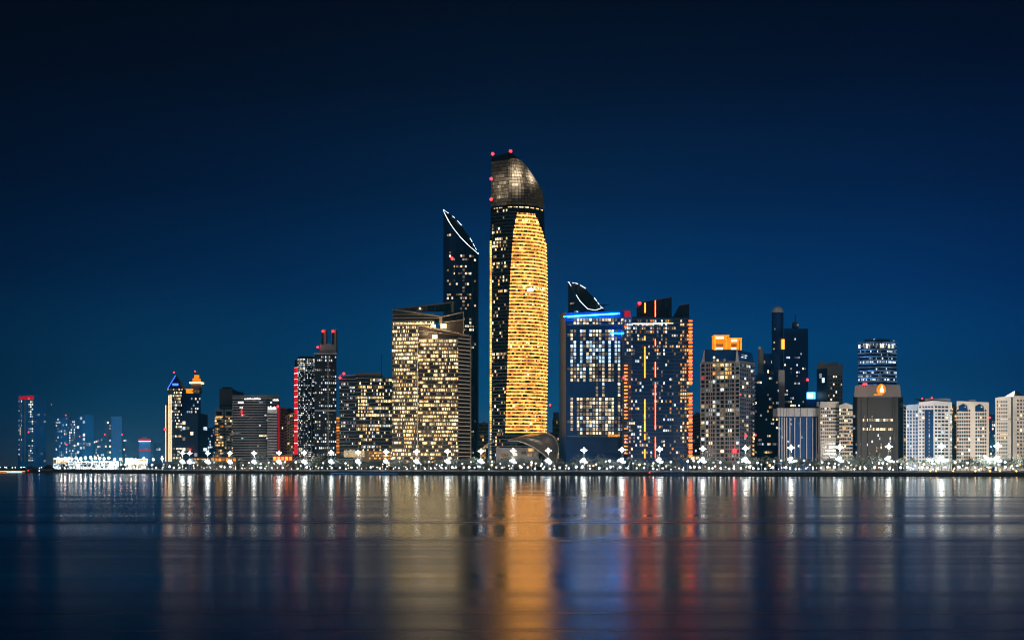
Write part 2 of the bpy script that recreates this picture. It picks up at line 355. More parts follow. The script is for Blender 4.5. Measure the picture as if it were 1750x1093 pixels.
def simple(name, label, cat, Y, cs, wl, faces, beacons=(), **k):
    B = tower(name, label, cat, Y, cs, wl, faces, finish=False, **k)
    for bx in beacons: B.beacon(*bx)
    q = random.Random(name+label)
    x0, x1, tp = cs[0][0], cs[-1][0], max(c[1] for c in cs)
    if tp < 745:
        for _ in range(3):
            a = x0+(x1-x0)*q.uniform(.12, .7); w_ = (x1-x0)*q.uniform(.08, .22); h_ = q.uniform(1.2, 3.4); xa, xb = WX(a, Y), WX(a+w_, Y); mb = MB()
            mb.box(((xa+xb)/2, Y+max(c[2] for c in cs)+q.uniform(6, 14), WZ(tp, Y)+h_/2-.6), (xb-xa, 5, h_+1), 'dark_slab'); B.part('roof_plant', mb)
        a = WX(x0+(x1-x0)*q.uniform(.2, .8), Y); mb = MB(); mb.tube((a, Y+14, WZ(tp, Y)-1), (a, Y+14, WZ(tp, Y)+q.uniform(4, 7)), .18, .1, 'dark_slab', 5); B.part('antenna', mb)
    B.done(); return B
simple('apartment_block', 'pale blue block dotted with white lit windows left of the pair of blue towers', 'building', Yf+40, [(95, 713, 10), (118, 711, 0)], 'haze_blue', [dict(pitch=5, nc=8, pick=rnd(.3, 'ccw', keep=.2))], [(112.5, 709, 2), (113.5, 759, 2.6)])
simple('apartment_block', 'narrow blue block with lit column of windows, second beyond the bay', 'building', Yf+20, [(118, 717, 0), (131, 717, 0)], 'haze_grey', [dict(pitch=4.5, nc=5, pick=rnd(.45, 'ccw'))], [])
simple('office_tower', 'broad plain blue tower with slightly curved roof at the far side of the bay', 'tower', Yf, [(131, 711, 10), (146, 708, 0), (160, 709, 12)], 'haze_blue', [dict(pitch=7, nc=3, pick=rnd(.35, 'c')), dict(pitch=9, nc=3, pick=rnd(.15, 'c'))], [(136, 745, 2.2)])
simple('apartment_block', 'small low blue block between the far blue towers', 'building', Yf+60, [(160, 752, 0), (178, 746, 0)], 'haze_grey', [dict(pitch=5, nc=6, pick=rnd(.3, 'ccw'))])
simple('apartment_block', 'thin pale tower with bright lamp at its top, left of the narrow blue slab', 'building', Yf+60, [(179, 718, 0), (190, 718, 0)], 'haze_grey', [dict(pitch=5, nc=3, pick=rnd(.3, 'wwc'))], [(179, 742, 2)])
simple('office_tower', 'narrow plain blue slab tower with one red lamp half way up', 'tower', Yf, [(190, 711, 0), (208, 711, 4)], 'haze_blue', [dict(pitch=6, nc=4, pick=rnd(.07, 'ce'))], [(209, 742, 2)])
simple('apartment_block', 'low pale blue block right of the narrow blue slab tower', 'building', Yf+60, [(208, 749, 0), (222, 748, 0)], 'haze_grey', [dict(pitch=5, nc=5, pick=rnd(.3, 'ccw'))])
B = tower('shop_building', 'small square building ringed by red light bands on the far shore', 'building', Yf-100, [(238, 753, 0), (257, 753, 5)], 'haze_blue', [dict(pitch=8, nc=4, pick=rnd(.1, 'c'))], finish=False, roof=[(243, 252, 746, 'haze_grey')])
Yq = Yf-100
for yy, m_ in ((750.5, 'red_panel'), (768.5, 'red_panel'), (753.5, 'white_strip')):
    mb = MB(); mb.box(((WX(238, Yq)+WX(257, Yq))/2, Yq-1.5, WZ(yy, Yq)), (WX(257, Yq)-WX(238, Yq)+2, 1.2, 1.5 if m_ == 'white_strip' else 3.4), m_); B.part('light_band', mb)
B.done()
simple('apartment_block', 'pale low block beside the tower with gold vertical strips', 'building', Yf+60, [(262, 757, 0), (279, 756, 0)], 'haze_grey', [dict(pitch=6, nc=4, pick=rnd(.12, 'c'))])

# blue crowned tower
Y = 1900
B = tower('hotel_tower', 'tower with a blue lit pyramid crown and gold vertical strips', 'tower', Y, [(281, 690, 14), (287, 690, 0), (311, 664, 0), (314, 664, 10)], 'haze_grey',
      [None, dict(top=668, low=790, pitch=5.2, nc=9, us=(.25, 1), pick=rnd(.45, 'wwc', keep=.4, floors=.5), slab=('dark_slab', .9, .3)), None], finish=False)
B.wall.box(((WX(287, Y)+WX(311, Y))/2, Y+12, (WZ(664, Y)+WZ(700, Y))/2), (WX(311, Y)-WX(287, Y)-.1, 24, WZ(664, Y)-WZ(700, Y)), 'haze_grey')
for px, tp in ((283.5, 692), (289, 675), (292.5, 674)):
    mb = MB(); mb.box((WX(px, Y), Y-.8, (WZ(tp, Y)+WZ(788, Y))/2), (1.1, .8, WZ(tp, Y)-WZ(788, Y)), 'strip_gold'); B.part('light_strip', mb)
mb = MB(); xa, xb, xc = WX(287, Y), WX(311, Y), WX(297, Y); zb, zt = WZ(663, Y), WZ(645, Y)
mb.poly([(xa, Y, zb), (xb, Y, zb), (xb, Y+22, zb), (xa, Y+22, zb), (xc, Y+11, zt+6)], [(0, 1, 4), (1, 2, 4), (2, 3, 4), (3, 0, 4), (3, 2, 1, 0)], 'blue_glass')
cr_ = B.part('crown', mb)
for p, q in (((xa, zb), (xc, zt+4)),):
    B.bar('light_strip', (p[0], Y-.5 if p[1] < zb+1 else Y+9, p[1]), (q[0], Y+10 if q[1] > zb+1 else Y-.5, q[1]), .7, 'blue_crown')
mb = MB(); mb.box(((xa+xb)/2, Y+3, zb+5), (9, 2, 5), 'blue_crown'); B.part('light_panel', mb)
for i in range(6):
    mb = MB(); mb.ball(PT(287+i*4.8, 665, Y-1), 1.1, 'y', 8, 6); B.part('cornice_lamp', mb)
B.bar('mast', (xc, Y+11, zt), (xc, Y+11, WZ(638, Y)), .5, 'dark_wall'); B.beacon(297.5, 636, 2.4, Y+10); B.beacon(282, 733, 3.0); B.done()
# lantern-crowned tower
Y = 1980
B = tower('hotel_tower', 'tower with a gold lit stepped lantern crown beside the blue crowned one', 'tower', Y, [(312, 671, 0), (343, 671, 6)], 'blue_wall',
      [dict(pitch=5.5, nc=9, pick=rnd(.3, 'wcc'))], finish=False)
def tier(x0, x1, y0, y1, m_, nm, Y, dy=8, d=16):
    mb = MB(); mb.box(((WX(x0, Y)+WX(x1, Y))/2, Y+dy, (WZ(y0, Y)+WZ(y1, Y))/2), (WX(x1, Y)-WX(x0, Y), d, WZ(y0, Y)-WZ(y1, Y)), m_); return B.part(nm, mb)
tier(327, 341, 655, 671.3, 'tan_wall', 'lantern', Y); tier(317, 330, 664, 671.4, 'gold_lit', 'lower_crown', Y, 4, 10)
tier(329, 339, 646, 652, 'gold_lit', 'lantern_roof', Y); tier(324, 344, 652, 655, 'strip_gold', 'light_band', Y, 8, 20); tier(331, 337, 640, 646, 'gold_lit', 'lantern_roof', Y, 8, 10)
for x_ in (329, 334, 339):
    mb = MB(); mb.ball(PT(x_, 668, Y-1), 1.5, 'y', 8, 6); B.part('cornice_lamp', mb)
B.bar('mast', PT(334, 641, Y+8), PT(334, 635, Y+8), .5, 'dark_wall'); B.beacon(333.5, 634.5, 2.4, Y+8)
mb = MB(); mb.box(PT(314, 685, Y-1), (1.4, 1, 22), 'w'); B.part('light_strip', mb); B.done()
simple('office_block', 'broad plain grey blue block below the lantern crowned tower', 'building', 1850, [(311, 707, 0), (338, 706.5, 0), (355, 708, 20)], 'haze_grey', [dict(pitch=9, nc=4, pick=rnd(.16, 'wc')), dict(pitch=9, nc=2, pick=rnd(.1, 'c'))], [(325, 768, 2)])
simple('office_block', 'low blue block with scattered lit windows left of the twin stone fronted building', 'building', 1880, [(355, 731, 0), (369, 730, 0)], 'haze_blue', [dict(pitch=5, nc=5, pick=rnd(.2, 'c'))])

# ------------------------------------------------------------------ left of centre
Y = 1560
simple('office_tower', 'dark square topped tower with a framed opening, behind the twin stone fronts', 'tower', Y+60, [(375, 664, 0), (397, 664, 0), (411, 670, 30)], 'brown', [dict(low=775, top=690, pitch=6, nc=4, pick=rnd(.15, 'w', dark='dark_glass'), slab=('dark_slab', .8, .3)), dict(pitch=9, nc=1, pick=rnd(0, 'w', dark='dark_glass'))], [], roof=[(380, 394, 661, 'dark_wall')])
B = tower('office_block', 'building with two narrow stone fronts and warm lit floors', 'building', Y, [(367, 699, 0), (382, 699, 0)], 'concrete', [dict(top=712, pitch=4.6, nc=5, w=.85, pick=rnd(.62, 'dwya', keep=.3, dark='dark_glass'))], finish=False, depth=20)
B = tower('', '', '', Y, [(384, 699, 0), (399, 699, 0)], 'concrete', [dict(top=712, pitch=4.6, nc=5, w=.85, pick=rnd(.55, 'dwy', keep=.3, dark='dark_glass'))], depth=20, b=B, finish=False)
for x_ in (374.5, 391): B.wall.box(PT(x_, 706, Y-.1), (7, .6, 5), 'dark_glass')
for x_ in (374.5, 391):
    mb = MB(); mb.box(PT(x_, 712, Y-.5), (8.5, .8, 1.6), 'y'); B.part('light_band', mb)
B.done()
# wide striped office, slightly curved
Y = 1500
B = Bld('office_block', 'wide grey office block with dark horizontal window stripes and roof sign', 'building', Y, 438)
def Scurve(x0, x1, y0, y1, Y, bulge):
    def S(u, v):
        d = -bulge*math.sin(math.pi*(.15+.7*u)); return Vector((WX(x0+(x1-x0)*u, Y), Y+d, WZ(y0+(y1-y0)*v, Y)))
    return S
def ring(S, z, n_=12, back=40):
    p = [S(i/n_, 0) for i in range(n_+1)]; yb = max(q.y for q in p)+back
    dx = (p[0].x+p[-1].x)/2*back/p[0].y; return [Vector((q.x, q.y, z)) for q in p]+[Vector((p[-1].x+dx, yb, z)), Vector((p[0].x+dx, yb, z))]
S = Scurve(399, 479, 790, 677, Y, 9)
B.wall.loft([ring(S, GZ), ring(S, WZ(677, Y))], 'grey_wall')
B.facade(S, 26, 26, 1.01, .5, rnd(.06, 'wce', dark='dark_glass', keep=.5), .1)
B.ledge(S, [i/26 for i in range(27)], 1.6, .9, 'slab', 8, (0, .72))
B.ledge(S, [.97, 1.0], 2.2, 1.2, 'grey_wall', 8)
for (a, b, v) in ((.27, .62, .955), (.86, .98, .94), (.13, .25, .9)):
    for i in range(7):
        u = a+(b-a)*i/7; mb = MB(); q = [S(u, v-.008), S(u+(b-a)/9, v-.008), S(u+(b-a)/9, v+.009+.006*(i % 3)), S(u, v+.009)]
        mb.slabq(q, nrm(q[0], q[1]), .2, 1.4, 'sign_white'); B.part('sign_letter', mb)
for yy in (700, 704, 708):
    mb = MB(); mb.ball(PT(413, yy, Y-12), 1.1, 'r', 8, 6); B.part('sign_lamp', mb)
B.done()
Y = 1440
B = tower('office_block', 'light striped block with a white sign on top, joined to the wide office', 'building', Y, [(457, 700, 0), (474, 696, 5)], 'white_wall', [dict(pitch=4.6, nc=1, w=.96, h=.42, pick=rnd(.05, 'c', dark='dark_glass'), top=705)], finish=False)
for i in range(7):
    hgt = (3.4, 2.2, 4, 2.2, 2.6, 3.4, 2.4)[i]; mb = MB(); mb.box(PT(458.5+i*2.1, 699, Y-2)+Vector((0, 0, hgt/2)), (1, .5, hgt), 'sign_white'); B.part('sign_letter', mb)
B.done()
B = tower('apartment_block', 'brown tower with a red lit edge and a red lamp on top', 'building', Y+20, [(475, 694, 0), (491, 697, 10)], 'red_wall', [dict(pitch=5, nc=5, pick=rnd(.02, 'w', dark='dark_wall'), us=(.25, 1), slab=('tan_wall', .8, .2))], finish=False)
mb = MB(); mb.box(PT(476.5, 740, Y+17)+Vector((0, 0, 0)), (1.2, .8, 60), 'red_panel'); B.part('light_strip', mb); B.beacon(475, 694, 2.2); B.done()
simple('apartment_block', 'tan block with small dark windows in front of the red edged round tower', 'building', Y+10, [(487, 712, 10), (495, 706, 0), (503, 704, 0)], 'tan_wall', [dict(pitch=5, nc=2, pick=rnd(.1, 'y', dark='dark_glass')), dict(pitch=5, nc=3, pick=rnd(.1, 'y', dark='dark_glass'))])
simple('apartment_block', 'dark brown block half hidden behind the tan block', 'building', Y+90, [(486, 697, 0), (502, 699, 0)], 'brown', [dict(pitch=6, nc=4, pick=rnd(.1, 'w'))])

# round tower with a red edge
Y = 1400
B = Bld('round_tower', 'round dark tower with zigzag white window pattern and a red lit edge', 'tower', Y, 520)
def Sround(x0, x1, ya, yb, Y, a0=-80, a1=80):
    cx_, r_ = (WX(x0, Y)+WX(x1, Y))/2, (WX(x1, Y)-WX(x0, Y))/2
    def S(u, v):
        t_ = math.radians(a0+(a1-a0)*u); return Vector((cx_+r_*math.sin(t_)/1.0, Y+r_-r_*math.cos(t_), WZ(ya+(yb-ya)*v, Y)))
    return S, cx_, r_
S, cx_, r_ = Sround(501, 538, 790, 612, Y, -84, 84)
rg = lambda z, s=1: [Vector((cx_+r_*s*math.cos(2*math.pi*i/36), Y+r_+r_*s*math.sin(2*math.pi*i/36), z)) for i in range(36)]
tilt = [Vector((p.x, p.y, WZ(611, Y)+(p.x-cx_)/r_*1.5)) for p in rg(0)]
B.wall.loft([rg(GZ), tilt], 'dark_glass'); B.wall.loft([rg(WZ(612, Y), .8), rg(WZ(608, Y), .7)], 'dark_wall')
R.seed(3)
def pk(r, c, u, v):
    if u < .29: return None
    top_ = max(0, v-.72)*3; bot = max(0, .22-v)*2.5
    p = .24+top_*.9+bot+(.45 if r % 4 == 1 else 0)
    return R.choice('ccw') if R.random() < p*(1.2-u*.6) else None
B.facade(S, 56, 22, .5, .62, pk, .35)
for i in range(15):                                  # red lit edge in fifteen storeys
    v0, v1 = .08+i*.056, .08+(i+.86)*.056; mb = MB()
    for (ua, ub) in ((0.02, .1), (.1, .19), (.19, .28)):
        q = [S(ua, v0), S(ub, v0), S(ub, v1), S(ua, v1)]; mb.slabq(q, nrm(q[0], q[1]), .1, .8, 'red_panel')
    B.part('light_panel', mb)
    mb = MB(); q = [S(.05, v1), S(.28, v1), S(.28, v1+.006), S(.05, v1+.006)]; mb.slabq(q, nrm(q[0], q[1]), .1, 1.0, 'sign_white' if i % 2 else 'y'); B.part('light_strip', mb)
B.fin(S, [i/8 for i in range(2, 9)], .5, .5, 'dark_slab'); B.done()

# twin-topped tower
Y = 1390
B = tower('apartment_tower', 'grey tower with two rooftop pillars each carrying a red lamp', 'tower', Y, [(538, 604, 0), (575, 604, 3)], 'dark_wall',
   [dict(top=607, pitch=5.5, nc=11, w=.6, h=.55, pick=rnd(.42, 'wwccdC', keep=.15, floors=.6), fins=('concrete', 1.6, .8, (.62,)))], finish=False)
for x0, x1, y0, y1 in ((548, 556, 562, 604), (565, 573.5, 562, 604)):
    B.wall.box(((WX(x0, Y)+WX(x1, Y))/2, Y+10, (WZ(y0, Y)+WZ(y1, Y))/2), (WX(x1, Y)-WX(x0, Y), 12, WZ(y0, Y)-WZ(y1, Y)), 'concrete')
B.wall.box(PT(561, 597, Y+10), (17, 13, 12), 'concrete'); B.wall.box(PT(551, 578, Y+3.5), (2.2, 1.2, 14), 'dark_wall'); B.wall.box(PT(569, 578, Y+3.5), (2.2, 1.2, 14), 'dark_wall')
B.wall.box(PT(556, 604, Y-.3), (26, 1.2, 1.4), 'slab'); B.wall.box(PT(556.5, 701, Y-.6), (24, 1.5, 2), 'slab')
mb = MB()
for k_ in range(22): mb.box(PT(560.5+(0 if k_ % 2 else 1.5), 618+k_*7.4, Y-.5), (6 if k_ % 2 else 9, .9, .5), 'concrete')
B.part('balconies', mb)
for x_, y_ in ((552, 566), (569, 566), (543, 593)): B.beacon(x_, y_, 2.0, Y+2)
B.done()
B = tower('apartment_block', 'narrow orange lit building edge with rounded balconies between two towers', 'building', Y+120, [(572, 712, 0), (581, 712, 0)], 'tan_wall', [], finish=False)
for k_ in range(12):
    mb = MB(); mb.box(PT(577, 714+k_*5.3, Y+118), (4.4, 1.6, 1.9), 'a'); B.part('balcony_light', mb)
B.done()
# wide lit office
Y = 1370
B = tower('office_block', 'wide mid height office block full of mixed lit windows, left of the gold lit hotel', 'building', Y, [(580, 645, 0), (609, 641, 0), (672, 645, 4)], 'dark_wall',
   [dict(top=641, pitch=5.9, nc=11, w=.6, h=.5, pick=rnd(.2, 'ccwe', keep=.2, floors=.5), slab=('slab', .55, .5)),
    dict(top=646, low=778, pitch=5.9, nc=24, w=.72, h=.6, pick=rnd(.62, 'wwydvcv', keep=.35, floors=.45), slab=('slab', .5, .5))], finish=False)
B.wall.box(((WX(608, Y)+WX(650, Y))/2, Y+14, WZ(641.5, Y)), (WX(650, Y)-WX(608, Y), 16, 6.5), 'tan_wall')
B.bar('mast', PT(651.5, 645, Y+8), PT(652, 605, Y+8), .35, 'dark_wall'); B.wall.box(PT(649, 643, Y+8), (2.5, 2, 5), 'dark_wall')
for x_, y_ in ((587.5, 638), (581, 645)): B.beacon(x_, y_, 2.2)
mb = MB(); mb.box(PT(645, 779, Y-9), (40, 10, 12), 'tan_wall'); B.part('entrance_hall', mb, 'amber lit entrance hall')
for k_ in range(14):
    for j_ in range(3):
        if R.random() < .8: mb = MB(); mb.box(PT(632+k_*2.9, 773.5+j_*4.6, Y-14.2), (1.3, .4, 1.7), R.choice('yvya')); B.part('window', mb)
mb = MB(); mb.box(PT(645, 771, Y-14.4), (39, .5, .6), 'slab')
mb = MB(); mb.box(PT(606, 775, Y-12), (22, 10, 7), 'w'); B.part('lower_floors', mb); B.done()

# ------------------------------------------------------------------ gold lit hotel in two wings
Y = 1290
B = Bld('hotel', 'broad two winged hotel with floors lit warm white and angled roof beams', 'hotel', Y, 735)
hp = lambda: rnd(.80, 'vvvwywd', keep=.5, floors=.35)
B = tower('', '', '', Y+14, [(670, 546, 10), (742, 546, 0)], 'bronze', [dict(top=549, low=792, pitch=6.5, nc=42, w=.84, h=.56, pick=hp(), slab=('edge_glow', .35, .7))], b=B, finish=False, depth=45)
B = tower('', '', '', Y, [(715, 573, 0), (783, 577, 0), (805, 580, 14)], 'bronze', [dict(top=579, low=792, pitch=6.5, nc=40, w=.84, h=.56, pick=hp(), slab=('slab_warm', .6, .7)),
     dict(top=579, low=792, pitch=6.5, nc=1, slab=('edge_glow', .7, .7))], b=B, finish=False, depth=45)
# dark glass crowns
def prism(B, quad, mat, Yb):                             # quad: (px, row, Y) x4, given depth Yb backwards
    p = [PT(*q) for q in quad]; xm = sum(q.x for q in p)/4; B.wall.poly(p+[q+Vector((xm*Yb/q.y, Yb, 0)) for q in p], [(0,1,2,3),(7,6,5,4),(0,4,5,1),(1,5,6,2),(2,6,7,3),(3,7,4,0)], mat)
prism(B, [(671, 547, Y+24), (757, 547, Y+16), (757, 542, Y+16), (671, 528, Y+24)], 'bronze', 20)
prism(B, [(672, 532, Y+46), (774, 532, Y+46), (774, 518, Y+46), (672, 529, Y+46)], 'dark_glass', 1)
prism(B, [(716, 574, Y), (804, 580, Y+12), (803.5, 575, Y+12), (716, 556, Y)], 'bronze', 18)
prism(B, [(757, 548, Y+18), (792, 548, Y+24), (792, 534, Y+24), (757, 541, Y+18)], 'dark_glass', 10)
prism(B, [(757, 570, Y+18), (792, 572, Y+24), (792, 548, Y+24), (757, 548, Y+18)], 'bronze', 10)
for a, b, r in (((670, 529, Y+24), (775, 516, Y+44), .75), ((675, 528.5, Y+23), (756, 541, Y+14), 1.0), ((756, 541, Y+14), (792, 533, Y+22), .6), ((753, 541, Y+13), (753, 556, Y+13), 1.7),
                ((715, 555, Y-1), (805, 574.5, Y+11), .95), ((804.5, 574, Y+11), (804.5, 788, Y+13.5), .9), ((774, 516, Y+44), (774, 534, Y+44), 1.5), ((670, 537, Y+22), (742, 537, Y+13), .4),
                ((670, 543, Y+22), (757, 543, Y+13), .4), ((756, 551, Y+14), (792, 546, Y+22), .5), ((716, 565, Y-1), (804, 575, Y+10), .35), ((792, 533, Y+22), (792, 570, Y+22), .5)):
    B.bar('roof_beam', PT(*a), PT(*b), r, 'slab_warm')
for k_ in range(6): B.bar('roof_beam', PT(684+k_*15, 528.5-k_*2, Y+44), PT(684+k_*15, 533, Y+44), .35, 'dark_wall')
for x0, x1, y_ in ((690, 740, 551), (671, 700, 551)):
    mb = MB(); mb.box(((WX(x0, Y)+WX(x1, Y))/2, Y+11, WZ(y_, Y)), (WX(x1, Y)-WX(x0, Y), .8, 1.3), 'v'); B.part('light_band', mb)
for x_, y_, s_ in ((758, 557, 4.5), (743, 575, 4), (741, 557, 3.2)):
    mb = MB(); mb.box(PT(x_, y_, Y-2 if y_ > 570 else Y+3), (s_*1.3, 1.5, s_), 'gold_core'); B.part('light_panel', mb)
for x_, y_, dy_, en in ((735, 566, -10, 9000), (775, 552, 4, 7000), (715, 522, 34, 5000)):
    ld = bpy.data.lights.new('roof_light', 'POINT'); ld.energy = en; ld.color = (1, .7, .42); ld.shadow_soft_size = .5; o_ = bpy.data.objects.new('roof_light', ld); col.objects.link(o_); o_.parent = B.root; o_.location = PT(x_, y_, Y+dy_)-parent_loc(B.root)
B.bar('light_strip', PT(713.5, 780, Y-1), PT(713.5, 562, Y-1), .3, 'd'); B.done()

# ------------------------------------------------------------------ tall dark sloping tower
def sloped(name, label, Y, x0, x1, ytop, lits, wl='dark_glass', b0=.25):
    """tower whose roof is one slanting ellipse; ytop(t) for t over the width, near and far rim"""
    B = Bld(name, label, 'tower', Y, (x0+x1)/2); n_ = 28; cxp, hw = (x0+x1)/2, (x1-x0)/2; dep = hw/F*Y*1.1
    bot, topr = [], []
    for i in range(n_):
        a = 2*math.pi*i/n_; cxx = math.copysign(abs(math.cos(a))**.6, math.cos(a)); cyy = math.copysign(abs(math.sin(a))**.75, math.sin(a))
        px = cxp+hw*cxx; yy = Y+dep+dep*cyy; bot.append(Vector((WX(px, Y+dep*.6), yy, GZ))); topr.append(Vector((WX(px, Y+dep*.6), yy, WZ(ytop((px-x0)/(x1-x0), (cyy+1)/2), yy))))
    B.wall.loft([bot, topr], wl, cap=False); B.wall.poly(topr, [(i, i+1, n_-i-1, (n_-i) % n_) for i in range(n_//2)], 'dark_wall')
    def S(u, v):
        cxx = -1+2*u; c_ = abs(cxx)**(1/.6); s_ = math.sqrt(max(0, 1-c_*c_))**.75
        return Vector((WX(cxp+hw*cxx, Y+dep*.6), Y+dep-dep*s_, 0))
    return B, S, topr
def yt(t, k): return 357+76*t**.92 + (-22*math.sin(math.pi*min(1, t*1.02))*k)
Y = 1420
B, S, rim = sloped('skyscraper', 'tall dark blue skyscraper with slanted roof outlined in white light, left of the gold tower', Y, 757, 817.5, lambda t, k: 359+76*t+(9*math.sin(math.pi*t**.75))*(1-k)-(11*math.sin(math.pi*t))*k, None, 'blue_glass')
R.seed(11)
nR = 70
colw = [.0, .2, .22, .1, .32, .3, .14, .4, .55, .3, .3, .4, .1, .12]
state = {}
for r in range(nR):
    yy = 785-r*6; fl = R.choice([.15, .3, 1, 1.5, 1.6])
    for c in range(14):
        u = .06+.88*(c+.5)/14; roof_y = 358+74*u+16*math.sin(math.pi*u)
        if yy < roof_y+8: continue
        zz = WZ(yy, Y)
        if R.random() < min(.9, colw[c]*fl):
            q = [S(u-.022, 0), S(u+.022, 0)]; q = [Vector((q[0].x, q[0].y, zz-1.1)), Vector((q[1].x, q[1].y, zz-1.1)), Vector((q[1].x, q[1].y, zz+1.1)), Vector((q[0].x, q[0].y, zz+1.1))]
            B.win.append((R.choice('wwdd'), q, nrm(q[0], q[1]), .35))
for u in (.12, .36, .6, .84):
    q = S(u, 0); B.wall.tube(Vector((q.x, q.y-.1, GZ)), Vector((q.x, q.y-.1, WZ(358+74*u+16*math.sin(math.pi*u)+3, Y))), .5, .5, 'blue_wall', 6)
nn = len(rim)
for i in range(nn):
    if i % 28 in (2, 6, 9): continue
    a, b = rim[i], rim[(i+1) % nn]
    if i < 14: b = a.lerp(b, .62)
    B.bar('light_strip', a+Vector((0, 0, .6)), b+Vector((0, 0, .6)), .25, 'white_strip')
B.beacon(772.5, 441, 2.4, Y-1); B.done()
# right sibling
Y = 1400
B, S, rim = sloped('skyscraper', 'dark skyscraper top with curved slanted roof outlined in white light, behind the blue lit hotel', Y, 971, 1036, lambda t, k: 482+ 16*t+36*t*t+(30*math.sin(math.pi*min(1, t*1.1))*(1-k))-(6*math.sin(math.pi*t))*k, None, 'blue_glass')
for r in range(9):
    for c in range(10):
        u = .05+.5*(c+.5)/10; yy = 512+r*5
        if yy < 496+50*u+14 or R.random() > (.85 if r == 1 else .14): continue
        q = [S(u-.02, 0), S(u+.02, 0)]; zz = WZ(yy, Y); q = [Vector((q[0].x, q[0].y, zz-1)), Vector((q[1].x, q[1].y, zz-1)), Vector((q[1].x, q[1].y, zz+1)), Vector((q[0].x, q[0].y, zz+1))]
        B.win.append(('w' if r == 1 else 'c', q, nrm(q[0], q[1]), .35))
for i in range(nn):
    if i in (0, 1, 6, 10, 13, 14, 17, 18, 25, 26, 27): continue
    a, b = rim[i], rim[(i+1) % nn]
    if i < 14: b = a.lerp(b, .7)
    B.bar('light_strip', a+Vector((0, 0, .5)), b+Vector((0, 0, .5)), .25, 'white_strip')
B.done()

# ------------------------------------------------------------------ the tall gold lit tower
Y = 1200
B = Bld('skyscraper', 'tallest tower, rounded top, its curved front glowing in gold bands of light', 'tower', Y, 885)
LT = [(255, 840), (300, 839.5), (400, 838), (790, 838)]
BT = [(255, 872.5), (356, 868), (480, 868), (560, 868), (740, 863), (790, 862)]
RT = [(259, 874), (262, 881), (266, 889), (273, 899), (283, 906.5), (293, 913), (306, 922), (319, 928), (332, 930.5), (356, 931.5), (375, 932), (420, 934), (500, 936), (620, 936), (740, 934), (790, 932)]
GL = [(362, 886), (368, 883), (382, 880), (395, 877.5), (420, 875.5), (470, 872), (560, 869), (740, 863.5)]
GR = [(362, 908), (370, 917), (380, 921), (392, 927), (405, 931), (415, 940)]
def hring(y):
    l_, b_, r_ = (interp(T_, y) for T_ in (LT, BT, RT)); z = WZ(y, Y); o_ = [Vector((WX(l_, Y+9), Y+9, z)), Vector((WX(b_, Y), Y, z))]
    for i in range(1, 13):
        a = math.pi/2*i/12; o_.append(Vector((WX(b_, Y)+(WX(r_, Y)-WX(b_, Y))*math.sin(a), Y+26*(1-math.cos(a))-2*math.sin(2*a), z)))
    return o_+[Vector((WX(r_, Y)-.2, Y+44, z)), Vector((WX(l_, Y)+.2, Y+50, z))]
ys = [790, 740, 680, 620, 560, 500, 460, 420, 395, 375, 356, 345, 332, 318, 308, 300, 292, 285, 279, 274, 270, 266, 262]
rings = [hring(y) for y in ys]
for p in rings[0]: p.z = GZ
rings[-1][0].z = WZ(265, Y); rings[-1][1].z = WZ(260, Y); rings[-1][-1].z = WZ(265, Y)
B.wall.loft(rings, 'dark_glass')
def SR(u, y):
    b_, r_ = interp(BT, y), interp(RT, y); a = math.pi/2*u
    return Vector((WX(b_, Y)+(WX(r_, Y)-WX(b_, Y))*math.sin(a), Y+26*(1-math.cos(a))-2*math.sin(2*a), WZ(y, Y)))
def SL(u, y): return Vector((WX(interp(LT, y), Y+9), Y+9, WZ(y, Y))).lerp(Vector((WX(interp(BT, y), Y), Y, WZ(y, Y))), u)
def u_of(px, y):
    b_, r_ = interp(BT, y), interp(RT, y); return math.asin(max(0, min(1, (px-b_)/(r_-b_))))/(math.pi/2)
R.seed(5); nf = 63; pitch = (740-364)/nf
for i in range(nf):
    y = 738-i*pitch; u0 = u_of(interp(GL, y), y); u1 = u_of(interp(GR, y), y) if y < 415 else 1
    mb = MB(); sg = 10; hh = pitch*.15
    for k_ in range(sg):
        a, b = u0+(u1-u0)*k_/sg, u0+(u1-u0)*(k_+1)/sg; q = [SR(a, y+hh), SR(b, y+hh), SR(b, y-hh), SR(a, y-hh)]; mb.slabq(q, nrm(q[0], q[1]), .1, 1.1, 'gold_band')
    B.part('light_band', mb)
    nc = 30; yc = y-pitch*.5
    for k_ in range(nc):
        a, b = u0+(u1-u0)*(k_+.06)/nc, u0+(u1-u0)*(k_+.94)/nc; hh2 = pitch*.30
        x = R.random(); br = (i in (24, 25, 31, 41, 60)) and R.random() < .5
        m_ = ('v' if br else 'gold_room') if x < .9 else R.choice('wyd')
        if R.random() < .14: continue
        q = [SR(a, yc+hh2), SR(b, yc+hh2), SR(b, yc-hh2), SR(a, yc-hh2)]; B.win.append((m_, q, nrm(q[0], q[1]), .2))
        if R.random() < .62:                         # dark spandrel dashes low in the bay
            q = [SR(a, yc+hh2), SR(b, yc+hh2), SR(b, yc+hh2*.35), SR(a, yc+hh2*.35)]; B.wall.slabq(q, nrm(q[0], q[1]), .05, .4, 'dark_wall')
